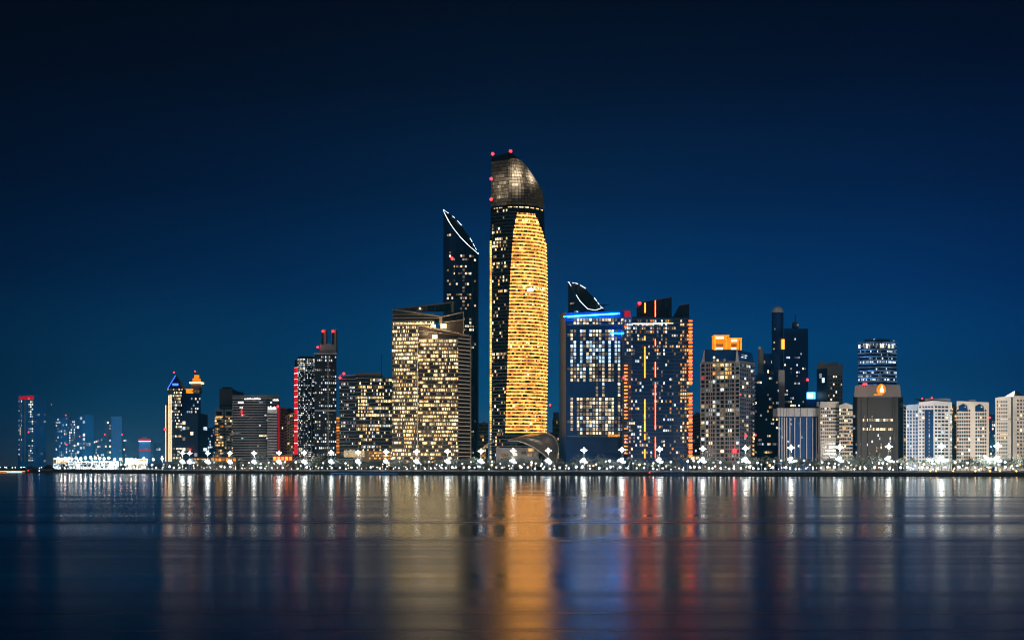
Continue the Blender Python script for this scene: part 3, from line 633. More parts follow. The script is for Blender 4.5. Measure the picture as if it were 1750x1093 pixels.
for i in range(-7, nf+1):                              # floor edges on the dark left face and the strip beside the gold
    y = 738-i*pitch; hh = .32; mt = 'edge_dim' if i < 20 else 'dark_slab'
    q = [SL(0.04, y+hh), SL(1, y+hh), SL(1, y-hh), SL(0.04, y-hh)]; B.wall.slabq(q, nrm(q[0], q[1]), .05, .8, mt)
    u0 = u_of(interp(GL, y), y) if 0 <= i else 1
    if u0 > .02:
        for k_ in range(4):
            a, b = u0*k_/4, u0*(k_+1)/4; q = [SR(a, y+hh), SR(b, y+hh), SR(b, y-hh), SR(a, y-hh)]; B.wall.slabq(q, nrm(q[0], q[1]), .05, .8, mt)
    if y > 408:
        for dy_ in (0, pitch/2): q = [SL(0.0, y+dy_+.9), SL(.075, y+dy_+.9), SL(.075, y+dy_-.9), SL(0, y+dy_-.9)]; B.win.append(('gold_band' if i > 0 else 'w', q, nrm(q[0], q[1]), 1.0))
    rowlit = {55: .5, 54: .8, 53: .7, 52: .25, 48: .5, 47: .6, 44: .3, 43: .5, 40: .4, 38: .3, 36: .3, 33: .4, 31: .4, 22: .9, 21: .7, 57: .3, 58: .25, 5: .25, 6: .3, 8: .3, 10: .2, 28: .2, 26: .15}.get(i, .11 if i > 0 else .2)
    for k_ in range(10):
        if R.random() < rowlit:
            a = .1+.88*k_/10; q = [SL(a, y-1), SL(a+.07, y-1), SL(a+.07, y-pitch+1.2), SL(a, y-pitch+1.2)]; B.win.append((R.choice('wwdy'), q, nrm(q[0], q[1]), .2))
# crown: gridded glass with light inside
for kn, ks in (('k1', 1.2), ('k2', .5), ('k3', .2), ('k4', .075), ('k5', .03)): glow(kn, (1, .74, .46), ks, .25, .25)
def crown(Sf, y0, y1, nr, nc, px_of):
    for r in range(nr):
        for c in range(nc):
            ya, yb = y0+(y1-y0)*(r+.06)/nr, y0+(y1-y0)*(r+.92)/nr
            ua, ub = (c+.07)/nc, (c+.95)/nc; q = [Sf(ua, ya), Sf(ub, ya), Sf(ub, yb), Sf(ua, yb)]; ctr = sum(q, Vector())/4
            px = CX+ctr.x*F/Y; py = (ya+yb)/2
            g_ = max(math.exp(-((px-882)**2/140+(py-303)**2/520)), .8*math.exp(-((px-907)**2/90+(py-300)**2/260)), .42*math.exp(-((px-858)**2/260+(py-318)**2/500)), .5*math.exp(-((px-853)**2/60+(py-333)**2/14)))
            g_ *= R.uniform(.9, 1.3)
            m_ = 'k1' if g_ > .7 else 'k2' if g_ > .4 else 'k3' if g_ > .18 else 'k4' if g_ > .06 else 'k5'
            if m_: B.win.append((m_, q, nrm(q[0], q[1]), .15))
crown(SL, 350, 272, 13, 11, None); crown(SR, 350, 270, 15, 17, None)
for u in (0, .1, .2, .3, .42, .55, .7):
    for k_ in range(2):
        a = u+.04*k_; q = [SR(a, 354.5), SR(a+.03, 354.5), SR(a+.03, 353), SR(a, 353)]; B.win.append(('v', q, nrm(q[0], q[1]), .6))
for u in (.2, .35, .5, .6): q = [SL(u, 354.5), SL(u+.07, 354.5), SL(u+.07, 353), SL(u, 353)]; B.win.append(('v', q, nrm(q[0], q[1]), .6))
for x_, y_ in ((842, 263), (872.5, 258.5), (839.5, 305.5), (839.5, 340.5)): B.beacon(x_, y_, 2.5, Y+8)
mb = MB(); mb.box(PT(906, 495, Y-2), (6, 1, 3), 'sign_white'); B.part('light_panel', mb)
B.done()

# canopy shell wrapped around its foot
B = Bld('canopy', 'curved steel canopy shell sweeping over the foot of the gold tower', 'canopy', 1170, 915)
Y = 1165
def rail(tab, u):                                      # tab: (px,row,Y)
    k_ = u*(len(tab)-1); i = min(int(k_), len(tab)-2); f = k_-i; f2 = f
    p0, p1, p2, p3 = [PT(*tab[max(0, min(len(tab)-1, j))]) for j in (i-1, i, i+1, i+2)]
    return .5*((2*p1)+(p2-p0)*f+(2*p0-5*p1+4*p2-p3)*f*f+(3*p1-p0-3*p2+p3)*f**3)
up = [(868, 752, Y-6), (885, 747, Y-9), (905, 741, Y-10), (925, 739, Y-8), (940, 742, Y-2), (950, 751, Y+6), (954, 768, Y+10), (950, 790, Y+10)]
lo = [(868, 752.5, Y-6), (885, 753, Y-14), (900, 758, Y-20), (912, 764, Y-22), (922, 771, Y-20), (930, 777, Y-14), (938, 785, Y-6), (942, 792, Y)]
mb = MB(); n1, n2 = 24, 8; P_ = []
for i in range(n1+1):
    a, b = rail(up, i/n1), rail(lo, i/n1)
    for j in range(n2+1):
        t_ = j/n2; P_.append(a.lerp(b, t_)+Vector((0, -9, 2))*math.sin(math.pi*t_)*min(1, i/6))
fs = [(i*(n2+1)+j, (i+1)*(n2+1)+j, (i+1)*(n2+1)+j+1, i*(n2+1)+j+1) for i in range(n1) for j in range(n2)]
mb.poly(P_, fs, 'steel'); mb.poly([p+Vector((0, .6, -.3)) for p in P_], [tuple(reversed(f)) for f in fs], 'steel'); B.part('shell', mb)
for tab, r in ((up, .55), (lo, .6)):
    mb = MB()
    for i in range(24): mb.tube(rail(tab, i/24), rail(tab, (i+1)/24), r, r, 'slab', 6)
    B.part('rim', mb)
mb = MB(); tl = [(838, 757, Y+5), (832, 762, Y), (826, 768, Y-4), (821, 778, Y-5), (820, 790, Y-5)]; th = [(846, 752, Y+5), (838, 755, Y), (829, 760, Y-4), (824, 768, Y-5), (822, 790, Y-5)]
for i in range(10):
    a, b, c, d = rail(tl, i/10), rail(tl, (i+1)/10), rail(th, (i+1)/10), rail(th, i/10); mb.slabq([a, b, c, d], Vector((0, -1, 0)), .4, .4, 'slab_warm')
B.part('shell', mb)
for x_, y_, w_, m_ in ((862, 777, 12, 'y'), (880, 776, 8, 'w'), (895, 773, 8, 'd'), (907, 768, 10, 'y'), (905, 777, 9, 'd'), (826, 778, 4, 'a'), (915, 776, 6, 'w')):
    mb = MB(); mb.box(PT(x_, y_, Y+4 if x_ > 850 else Y-3), (w_*.5, 1, 2.6), m_); B.part('light_panel', mb)
mb = MB(); mb.box(PT(884, 780, Y+10), (40, 8, 17), 'grey_wall'); B.part('lobby', mb)
B.done('frame') if B.wall.v else None

# low buildings seen beside the gold tower
simple('apartment_block', 'small tan building in the gap left of the gold tower', 'building', 1600, [(817, 722, 0), (834, 722, 0)], 'tan_wall', [dict(pitch=6, nc=5, pick=rnd(.12, 'y', dark='dark_glass'))])
B = simple('apartment_block', 'small stepped building with a rooftop frame, right of the gold tower', 'building', 1560, [(944, 716, 6), (950, 716, 0), (957, 716, 0)], 'concrete', [dict(pitch=6, nc=2, pick=rnd(.2, 'w', dark='dark_glass')), dict(pitch=6, nc=2, pick=rnd(.2, 'w', dark='dark_glass'))], [(940, 691.5, 2.0)], roof=[(946, 955, 704, 'haze_grey')])
simple('apartment_block', 'low pale building behind the canopy shell', 'building', 1500, [(938, 738, 0), (966, 738, 0)], 'concrete', [dict(pitch=6, nc=8, pick=rnd(.35, 'wwc', dark='dark_glass'), slab=('slab', .6, .4))])

# ------------------------------------------------------------------ blue lit hotel
Y = 1180
B = Bld('hotel', 'dark blue hotel with glowing blue line along its roof and columns of lit windows', 'hotel', Y, 1010)
R.seed(21)
colstate = {}
def pk(r, c, u, v):
    py = 775-(775-543)*v
    if py > 745: return None
    if py < 556: return 'w' if u > .12 and R.random() < .85 else None
    if py < 562: return None
    band = 0 if py < 580 else 1 if py < 622 else 2 if py < 655 else 3 if py < 678 else 4
    key = (c//1, band)
    dens = [0, .95, .95, .3, .85, .9, .5, 1, .95, .9, .95, .85, .5, .6, .6, .3, .8, .4][c]
    dens *= [1, .95, .9, .4, 1][band]
    if key not in colstate: colstate[key] = (R.random() < dens, R.choice('ccw' if band == 1 else 'wwd'))
    on, m_ = colstate[key]
    if on and R.random() < .94: return ('C' if m_ == 'c' else m_) if R.random() < .72 else R.choice('dwCe')
    return 'd' if R.random() < .1*(band != 3) else None
B = tower('', '', '', Y, [(957, 534, 40), (968, 534, 0), (1067, 531, 0)], 'blue_wall', [None, None], b=B, finish=False)
S = flatS(Vector((WX(969, Y), Y, 0)), Vector((WX(1066, Y), Y, 0)), WZ(775, Y), WZ(543, Y))
B.facade(S, 36, 18, .72, .72, pk); B.ledge(S, [.13, .95, 1.0], 1.2, .5, 'dark_slab'); B.ledge(S, [i/38 for i in range(38)], .25, .3, 'dark_wall')
B.wall.box(PT(1065.5, 665, Y-.8), (2.2, 1.6, 130), 'dark_slab'); B.wall.box(PT(962.5, 660, Y+22), (.1, .1, .1), 'grey_wall')
pa, pb = Vector((WX(957, Y+40)-.4, Y+40, 0)), Vector((WX(968, Y)-.2, Y-.2, 0))
B.wall.slabq([Vector((pa.x, pa.y, GZ)), Vector((pb.x, pb.y, GZ)), Vector((pb.x, pb.y, WZ(536, Y))), Vector((pa.x, pa.y, WZ(536, Y)))], nrm(pa, pb), .1, .3, 'blue_wall')
B.bar('light_strip', PT(963.5, 541, Y-2), PT(1059, 535.5, Y-2), .55, 'blue_strip', 'long glowing blue roof line'); B.bar('light_strip', PT(1043, 569.5, Y-2), PT(1067, 569, Y-2), .5, 'blue_strip')
B.bar('light_strip', PT(970, 540.5, Y-2.6), PT(1056, 535.7, Y-2.6), .14, 'sign_white')
mb = MB(); mb.box(PT(1049, 744, Y-1), (11, 1, 2.2), 'a'); B.part('sign', mb)
mb = MB(); mb.box(PT(1070, 536, Y+10), (8, 1.5, 5.5), 'red_panel'); B.part('sign', mb)
B.wall.box(PT(1032, 521, Y+20), (9, .6, .6), 'dark_wall'); B.wall.box(PT(1032, 526, Y+20), (1, .6, 6), 'dark_wall'); B.wall.box(PT(1010, 762, Y-3), (50, 6, 14), 'blue_glass'); B.done()

# dark tower with orange light lines
Y = 1150
B = Bld('hotel', 'dark tower with two curved roof wings and vertical orange light lines', 'tower', Y, 1125)
R.seed(33)
def pk(r, c, u, v):
    py = 782-(782-545)*v; px = 1068+u*110
    d_ = .22
    if py < 562: d_ = .75 if u < .75 else .55
    elif u > .88: d_ = .55
    elif py < 610: d_ = .33
    elif py < 645: d_ = .07
    elif py < 720: d_ = .2
    elif u < .12: d_ = .5
    if R.random() > d_: return None
    return R.choice('wwcccadd' if u < .85 else 'wwyya')
B = tower('', '', '', Y, [(1066, 541, 14), (1080, 541, 0), (1150, 543, 0), (1177, 541, 3)], 'blue_glass', [None]*3, b=B, finish=False)
S = flatS(Vector((WX(1067, Y), Y, 0)), Vector((WX(1177, Y), Y, 0)), WZ(782, Y), WZ(545, Y))
B.facade(S, 38, 30, .72, .6, pk, .3); B.ledge(S, [i/38 for i in range(39)], .28, .45, 'dark_slab')
prism(B, [(1088, 542, Y+6), (1148, 542, Y+6), (1148, 508, Y+6), (1088, 517.5, Y+6)], 'dark_glass', 14)
prism(B, [(1150, 542, Y+8), (1178, 542, Y+8), (1178, 518.5, Y+8), (1160, 522.5, Y+8)], 'dark_glass', 14)
B.bar('roof_edge', PT(1120, 512, Y+5), PT(1148, 507.5, Y+5), .3, 'dark_slab'); B.bar('roof_edge', PT(1160, 522, Y+7), PT(1178, 518, Y+7), .3, 'dark_slab')
for x_, ya, yb in ((1102, 592, 645), (1102, 682, 716), (1102, 719, 737), (1102, 741, 751), (1102, 767, 782), (1102.5, 517, 534), (1102, 574, 581), (1120, 513, 552), (1120, 579, 591), (1120, 618, 644), (1120, 655, 734), (1120, 746, 782)):
    B.bar('light_strip', PT(x_, ya, Y-1.2 if ya > 550 else Y+4), PT(x_, yb, Y-1.2 if yb > 552 else Y+4), .62 if x_ < 1110 else .42, 'orange_strip' if x_ < 1110 or ya < 640 else 'amber_strip')
for i in range(38):
    y_ = 548+i*6.2
    if 18 <= i <= 19: continue
    mb = MB(); mb.box(PT(1180, y_, Y-1), (3.4, 2.4, .95), 'balcony_gold'); B.part('balcony_light', mb)
    mb = MB(); mb.box(PT(1180, y_+2.6, Y-.4), (2.9, 1.6, 1.4), 'orange_strip' if 0 else 'a'); B.part('balcony', mb)
for i in range(38):
    if R.random() < (.25 if i < 12 else .8):
        mb = MB(); mb.box(PT(1069.5, 552+i*6, Y+8), (3.0, 1.2, 1.0), 'amber_strip'); B.part('balcony_light', mb)
mb = MB(); mb.box(PT(1105, 553, Y-1), (26, .8, .9), 'sign_white'); B.part('light_band', mb)
mb = MB(); mb.box(PT(1134, 552, Y-1), (18, .8, .9), 'w'); B.part('light_band', mb)
for x_, y_ in ((1093, 518), (1067, 645), (1180, 641)): B.beacon(x_, y_, 2.6)
B.done()
simple('apartment_block', 'low grey building in the gap right of the orange lined tower', 'building', 1500, [(1184, 708, 0), (1201, 704, 0)], 'grey_wall', [dict(pitch=6, nc=5, pick=rnd(.08, 'c', dark='dark_wall'))])

# ------------------------------------------------------------------ balcony tower with glowing gold cubes
Y = 1130
B = Bld('apartment_tower', 'grey balcony tower with two glowing gold open cubes on its roof', 'tower', Y, 1244)
R.seed(44)
def pk(r, c, u, v):
    py = 785-(785-618)*v; d_ = .16; pal = 'cwd'
    if py < 645 and .3 < u < .85: d_ = .7; pal = 'yyaw'
    elif 690 < py < 705: d_ = .6
    elif 655 < py < 668: d_ = .3
    if u < .14 and 638 < py < 648: return 'r'
    return R.choice(pal) if R.random() < d_ else 'dark_glass'
B = tower('', '', '', Y, [(1198, 618, 16), (1264, 616, 0), (1290, 620, 30)], 'grey_wall', [dict(top=620, low=788, pitch=7.1, nc=10, w=.8, h=.66, pick=pk, slab=('concrete', .8, 1.2), fins=('concrete', .8, .7, [i/8 for i in range(9)])),
      dict(top=622, low=788, pitch=7.1, nc=7, w=.7, h=.55, pick=rnd(.16, 'cwd', dark='blue_glass'), slab=('dark_slab', .9, 1.2))], b=B, finish=False)
prism(B, [(1199, 618, Y+16), (1263, 616, Y+1), (1259, 597, Y+4), (1204, 597, Y+18)], 'blue_wall', 22); prism(B, [(1263.5, 617, Y+2), (1289, 620, Y+28), (1285, 603, Y+28), (1259.5, 597, Y+5)], 'blue_wall', 20)
prism(B, [(1199, 618, Y+14), (1204, 618, Y+13), (1204.5, 600, Y+15), (1203.5, 597, Y+16)], 'slab', 2); prism(B, [(1257, 618, Y-.6), (1263, 618, Y-.6), (1260.5, 597, Y+2), (1258.5, 597, Y+2)], 'slab', 2)
B.facade(flatS(Vector((WX(1214, Y), Y+8, 0)), Vector((WX(1248, Y), Y+1, 0)), WZ(617, Y), WZ(607, Y)), 2, 6, .5, .7, rnd(.4, 'w'), 1.2)
B.facade(flatS(Vector((WX(1268, Y), Y+4, 0)), Vector((WX(1282, Y), Y+18, 0)), WZ(611, Y), WZ(603, Y)), 2, 5, .5, .5, rnd(.4, 'c'), 1.2)
def cube(x0, x1, y0, y1, Yc, d, side=.2):
    xa, xb = WX(x0, Yc), WX(x1, Yc); za, zb = WZ(y1, Yc), WZ(y0, Yc); mb = MB(); w_ = xb-xa
    for x_ in (xa+.7, xa+w_*(1-side), xb-.7):
        mb.box((x_, Yc, (za+zb)/2), (1.3, 1.3, zb-za), 'gold_lit')
    mb.box((xa+.7, Yc+d, (za+zb)/2), (1.3, 1.3, zb-za), 'gold_lit'); mb.box((xb-.7, Yc+d, (za+zb)/2), (1.3, 1.3, zb-za), 'gold_lit')
    mb.box(((xa+xb)/2, Yc+d/2, zb-.4), (w_+.6, d+1.6, .8), 'gold_lit'); B.part('lit_frame', mb)
    mb = MB(); mb.box(((xa+xb)/2, Yc+d+.2, (za+zb)/2), (w_-1, .6, zb-za-1), 'gold_lit'); mb.box((xa+w_*.42, Yc+d*.5, zb-1.8), (w_*.62, .8, 2.2), 'gold_core'); mb.box((xa+w_*.4, Yc+d*.5, za+1.6), (w_*.5, .8, 2.4), 'gold_core'); B.part('light_panel', mb)
    mb = MB(); mb.box((xa+w_*.42, Yc+d*.4, za+5), (w_*.48, 1, 2.2), 'tan_wall'); B.part('beam', mb)
cube(1220.5, 1246, 572, 598, Y+12, 12); cube(1246.5, 1267.5, 577, 598, Y+16, 12, .3)
for x_, y_, r in ((1275, 744, 1.8), (1255.5, 770, 3.2), (1265.5, 674, 1.0)): B.beacon(x_, y_, r, Y-3)
for i in range(22):
    mb = MB(); mb.box(PT(1287.5, 626+i*7.1, Y+22), (1.2, 1.2, 2.0), 'e' if i < 16 else 'y'); B.part('balcony_light', mb)
B.done()

# ------------------------------------------------------------------ dark blue cluster
Y = 1230
bp_ = lambda d, pal='wcce': rnd(d, pal, keep=.35, floors=.6)
B = simple('office_block', 'dark blue office block with a few lit floors beside the gold cube tower', 'building', Y, [(1290, 640, 0), (1332, 640, 0)], 'blue_wall', [dict(pitch=7, nc=14, w=.8, h=.5, pick=bp_(.22, 'wcye'))], [(1291, 743, 1.6)])
Y = 1300
B = tower('office_tower', 'dark blue slab with a grey side pillar carrying a white lamp', 'tower', Y, [(1305, 604, 0), (1324, 604, 0)], 'blue_wall', [dict(pitch=8, nc=6, pick=rnd(.15, 'w'))], finish=False)
mb = MB(); mb.tube(PT(1300.5, 790, Y), PT(1300.5, 597, Y), 2.9, 2.9, 'concrete', 12); B.part('pillar', mb)
mb = MB(); mb.ball(PT(1298.5, 594, Y-1), 1.5, 'w', 8, 6); B.part('lamp', mb); B.done()
Y = 1290
B = Bld('round_tower', 'slim dark round tower with a pale domed top', 'tower', Y, 1331)
cx_, r_ = WX(1331, Y), WX(1341, Y)-WX(1331, Y)
rg = lambda z, s=1: [Vector((cx_+r_*s*math.cos(2*math.pi*i/24), Y+r_+r_*s*math.sin(2*math.pi*i/24), z)) for i in range(24)]
B.wall.loft([rg(GZ), rg(WZ(533, Y))], 'blue_wall')
mb = MB(); zt = WZ(533, Y); mb.loft([rg(zt)]+[rg(zt+7*math.sin(a), math.cos(a)) for a in (.2, .5, .8, 1.1, 1.4)], 'white_wall'); B.part('dome', mb)
for x_, y_ in ((1324, 562), (1323, 585), (1322.5, 596)):
    mb = MB(); mb.box(PT(x_, y_, Y+2), (1.2, 2.5, 1.5), 'w'); B.part('window', mb)
mb = MB(); mb.box(PT(1338, 588, Y-.1), (2.6, 3.5, 10), 'orange_strip'); B.part('light_panel', mb)
B.facade((lambda u, v: Vector((cx_-r_*.6+u*r_*1.2, Y+r_*.12, WZ(780-150*v, Y)))), 24, 4, .5, .5, rnd(.06, 'c'), .4); B.done()
B = tower('office_tower', 'dark blue square tower with a roof spire, right of the domed round tower', 'tower', Y, [(1340, 561, 0), (1381, 561, 3)], 'blue_wall', [dict(pitch=6.3, nc=12, w=.6, h=.5, pick=rnd(.17, 'wcce', keep=.45, floors=.6))], finish=False)
B.bar('spire', PT(1359, 561, Y+10), PT(1359.3, 538, Y+10), .6, 'dark_wall'); B.wall.box(PT(1358.5, 557, Y+10), (5, 4, 7), 'dark_wall')
mb = MB(); mb.ball(PT(1363.5, 555, Y+8), 1.2, 'w', 8, 6); B.part('lamp', mb)
B.beacon(1380, 648.5, 2.2, Y-2); B.done()
simple('concrete_tower', 'plain grey windowless slab in front of the dark blue towers', 'tower', 1200, [(1330.5, 632, 0), (1341, 632, 1)], 'concrete', [None], depth=12)
Y = 1240
B = Bld('advertising_sign', 'small glowing white screen with a blue edge on a low roof', 'sign', Y, 1386)
B.wall.box(PT(1388, 735, Y+8), (14, 10, 62), 'blue_wall')
mb = MB(); mb.box(PT(1384.5, 675.5, Y), (5.0, .8, 4.6), 'sign_white'); B.part('screen', mb)
mb = MB(); mb.box(PT(1386, 675.5, Y+.8), (8.4, .7, 6.6), 'sign_blue'); B.part('screen_edge', mb); B.done('base')
# fluted white crown building
Y = 1120
B = tower('office_block', 'dark glass block with white vertical ribs below a white fluted crown', 'building', Y, [(1329, 710, 0), (1397, 710, 1)], 'blue_wall', [dict(low=788, pitch=7.2, nc=14, w=.8, h=.5, pick=rnd(.06, 'ce'), fins=('slab', .85, 1.3, (.03, .1, .16, .22, .3, .42, .56, .72, .87, .97)))], finish=False)
for i, (a, b) in enumerate(((1328, 1333), (1333.6, 1338), (1338.6, 1343), (1343.6, 1347), (1347.6, 1356), (1356.8, 1367), (1367.8, 1378), (1378.8, 1388.5), (1389, 1398))):
    B.wall.box(((WX(a, Y)+WX(b, Y))/2, Y+8, WZ(704, Y)), (WX(b, Y)-WX(a, Y), 20, WZ(697, Y)-WZ(711, Y)), 'slab')
B.done()
Y = 1180
simple('office_tower', 'grey tower with a dark glass side and small windows, behind the white flats', 'tower', Y+40, [(1396, 628, 20), (1414, 626, 0), (1440, 621, 3)], 'concrete', [dict(pitch=8, nc=4, pick=rnd(.12, 'c', dark='blue_glass'), w=1.0, h=1.0), dict(top=640, pitch=6.5, nc=6, w=.4, h=.45, pick=rnd(.14, 'w', dark='dark_glass'))], [], roof=[(1402, 1432, 619, 'concrete')])
Y = 1110
simple('apartment_block', 'white apartment block with rows of dark windows, left of the bronze monolith', 'building', Y, [(1398, 700, 8), (1402, 686, 0), (1434, 686, 0)], 'cream', [None, dict(top=695, pitch=6.1, nc=9, w=.75, h=.55, pick=rnd(.16, 'wwc', dark='dark_glass'))])
simple('apartment_block', 'narrow white block with curved top and amber lit balconies', 'building', Y-6, [(1434, 692, 0), (1446, 688, -2), (1457, 692, 1)], 'cream', [dict(top=697, pitch=6.1, nc=4, w=.82, h=.52, pick=rnd(.38, 'yaww', dark='dark_glass')), dict(top=697, pitch=6.1, nc=4, w=.82, h=.52, pick=rnd(.38, 'yaww', dark='dark_glass'))])
# bronze monolith with a gold emblem
Y = 1100
B = Bld('office_tower', 'dark bronze monolith with a glowing gold drop emblem on its stone crown', 'tower', Y, 1500)
R.seed(55)
def pk(r, c, u, v):
    py = 788-(788-678)*v
    if 714 < py < 720.5 or 729 < py < 735.5: return 'w' if (.12 < u < .92 and R.random() < .93) else None
    return R.choice('wdc') if R.random() < (.03 if py < 740 else .1) else None
B = tower('', '', '', Y, [(1458, 677, 14), (1466, 677, 0), (1533, 677, 0), (1543, 678, 14)], 'bronze_dark', [dict(pitch=7, nc=2, pick=rnd(.1, 'c')), dict(top=678, low=788, pitch=5.2, nc=26, w=.8, h=.8, pick=pk, fins=('bronze_dark', 1.3, 1.2, (0, .04, .1, .27, .91, .96, 1.0))), None], b=B, finish=False)
prism(B, [(1460, 678, Y-1), (1540, 678, Y-1), (1538, 657, Y-1), (1461, 658, Y-1)], 'brown', 20)
mb = MB(); c = PT(1506.5, 664.5, Y-2)
pts = [c+Vector((4.0*math.cos(a)*(1-.16*math.sin(a)), 0, 4.6*math.sin(a))) for a in [2*math.pi*i/20 for i in range(20)]]
mb.poly(pts+[p+Vector((0, 1, 0)) for p in pts], [tuple(range(20)), tuple(range(39, 19, -1))]+[(i, (i+1) % 20, 20+(i+1) % 20, 20+i) for i in range(20)], 'gold_lit'); B.part('emblem', mb, 'glowing amber egg-shaped emblem')
mb = MB(); c = c+Vector((.2, -.6, -.6)); pts = [c+Vector((x, 0, z)) for x, z in ((0, 4.2), (.7, 2), (1.6, 0), (1.7, -1.4), (.9, -2.4), (-.9, -2.4), (-1.7, -1.4), (-1.6, 0), (-.7, 2))]
mb.poly(pts+[p+Vector((0, .5, 0)) for p in pts], [tuple(range(9)), tuple(range(17, 8, -1))]+[(i, (i+1) % 9, 9+(i+1) % 9, 9+i) for i in range(9)], 'gold_core'); B.part('emblem', mb, 'bright pale drop at the heart of the emblem')
mb = MB(); mb.box(PT(1500, 674, Y-2), (7, 1, 1.2), 'a'); B.part('light_strip', mb)
B.beacon(1476.5, 656, 1.8); B.beacon(1480, 656, 1.8); B.done()
# blue curved tower behind
Y = 1330
B = Bld('office_tower', 'blue lit curved tower with white floor lines behind the bronze monolith', 'tower', Y, 1497)
S = Scurve(1464, 1529, 790, 587, Y, 14)
def bow(y): return ring(Scurve(1464, 1529, y, y, Y, 14), WZ(y, Y), 12, 30)
rr_ = bow(587); 
for p in rr_: p.z += 4*(1-abs((p.x-WX(1497, Y))/(WX(1529, Y)-WX(1497, Y))))
b_ = bow(790)
for p in b_: p.z = GZ
B.wall.loft([b_, rr_], 'blue_glass'); B.wall.box(PT(1499, 584, Y+8), (24, 12, 5), 'dark_slab')
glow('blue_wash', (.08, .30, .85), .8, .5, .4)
B.facade(S, 34, 30, .6, .5, rnd(.5, 'cccCe', keep=.25, floors=.6, dark=None), .3)
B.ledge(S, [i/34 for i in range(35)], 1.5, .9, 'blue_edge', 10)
for i in range(10, 34, 2):
    mb = MB()
    for k_ in range(6):
        a, b = .04+.36*k_/6, .04+.36*(k_+1)/6; q = [S(a, i/34-.006), S(b, i/34-.006), S(b, i/34+.004), S(a, i/34+.004)]; mb.slabq(q, nrm(q[0], q[1]), .0, 1.0, 'blue_wash')
    B.part('light_band', mb)
B.facade((lambda u, v: S(u, .955+v*.03)), 1, 18, .7, 1, rnd(.6, 'wc'), 1.0)
for x_, y_ in ((1494, 580), (1504, 581), (1527.5, 582)):
    mb = MB(); mb.ball(PT(x_, y_, Y-2), 1.1, 'c', 8, 6); B.part('roof_lamp', mb)
B.done()

# ------------------------------------------------------------------ pale apartment blocks at right
Y = 1085
simple('apartment_block', 'white and pale blue block with pairs of dark windows right of the bronze monolith', 'building', Y, [(1544, 690, 6), (1549, 692, 0), (1569, 690, 0)], 'pale_blue_wall', [dict(pitch=6, nc=1, pick=rnd(.1, 'y', dark='dark_glass')), dict(top=700, pitch=6.0, nc=4, w=.6, h=.6, pick=rnd(.05, 'c', dark='blue_glass'), fins=('white_wall', 1.0, .6, (0, .5, 1)))])
Y = 1080
B = tower('apartment_block', 'white and blue curved front block with a disc shaped roof and two red lamps', 'building', Y, [(1570, 687, 4), (1596, 684, 0), (1627, 687, 4)], 'white_wall',
   [dict(top=692, pitch=6.05, nc=5, w=.72, h=.5, pick=rnd(.05, 'wc', dark='blue_glass'), fins=('white_wall', 1.2, .5, (0, .2, 1))), dict(top=692, pitch=6.05, nc=5, w=.7, h=.5, pick=rnd(.16, 'wcc', dark='dark_glass'), fins=('white_wall', 1.4, .5, (0, .85)))], finish=False)
B.wall.box(PT(1598, 684.5, Y+12), (22, 14, 3.5), 'dark_slab')
mb = MB(); mb.loft([[Vector((WX(1598, Y)+s*13*math.cos(a), Y+16+s*9*math.sin(a), WZ(680, Y)+z)) for a in [2*math.pi*i/20 for i in range(20)]] for z, s in ((-.6, .9), (0, 1), (.6, .8))], 'dark_wall'); B.part('roof_disc', mb)
B.wall.box(PT(1584, 740, Y-.4), (3, .9, 40), 'blue_glass'); B.wall.box(PT(1592, 740, Y-.4), (3, .9, 40), 'blue_glass')
for x_, y_ in ((1576, 680.5), (1592.5, 679.5)): B.beacon(x_, y_, 1.1, Y-1)
B.done()
simple('apartment_block', 'narrow tan block squeezed between two pale apartment blocks', 'building', Y+70, [(1624, 693, 0), (1636, 693, 0)], 'tan_wall', [dict(pitch=6, nc=2, w=.5, h=.5, pick=rnd(.12, 'y', dark='dark_wall'))])
Y = 1070
B = tower('apartment_block', 'cream block with two gabled window recesses near its roof', 'building', Y, [(1635, 685, 3), (1690, 687, 0)], 'cream',
   [dict(top=698, low=790, pitch=6.1, nc=14, w=.7, h=.6, pick=lambda r, c, u, v: None if c in (6, 7, 13) else (R.choice('wwcy') if R.random() < .09 else 'dark_glass'))], finish=False)
for x_ in (1646, 1674):
    p = PT(x_, 697, Y-.1); mb = MB(); pts = [p+Vector(q) for q in ((-3.6, 0, -2.5), (3.6, 0, -2.5), (3.6, 0, 1.5), (0, 0, 3.6), (-3.6, 0, 1.5))]
    mb.poly(pts+[q+Vector((0, .6, 0)) for q in pts], [(0, 1, 2, 3, 4), (9, 8, 7, 6, 5)]+[(i, (i+1) % 5, 5+(i+1) % 5, 5+i) for i in range(5)], 'blue_glass'); B.part('gable_window', mb)
    mb = MB(); mb.ball(p+Vector((1.5, -.6, 1)), .7, 'w', 8, 6); B.part('lamp', mb)
B.wall.box(PT(1660, 685, Y+5), (6, 5, 2), 'dark_slab'); B.done()
simple('apartment_block', 'dark recessed block with a red lamp between the two cream blocks', 'building', Y+60, [(1689, 708, 0), (1701, 708, 0)], 'blue_wall', [dict(pitch=6, nc=4, pick=rnd(.3, 'cwe'))], [(1691.5, 713, 1.2)], depth=20)
Y = 1050
B = tower('apartment_block', 'cream and tan block under a dark glass roof pyramid at the right edge', 'building', Y, [(1701, 679, 2), (1728, 676, 0)], 'cream',
   [dict(top=683, low=788, pitch=6.3, nc=6, w=.56, h=.56, us=(.08, .78), pick=rnd(.1, 'wyd', dark='dark_wall'), slab=('cream', .2, .15))], finish=False)
B = tower('', '', '', Y, [(1731, 676, 0), (1790, 676, 4)], 'cream', [dict(top=681, low=788, pitch=6.3, nc=10, w=.5, h=.5, us=(.1, 1), pick=rnd(.2, 'wyd', dark='dark_wall'))], b=B, finish=False)
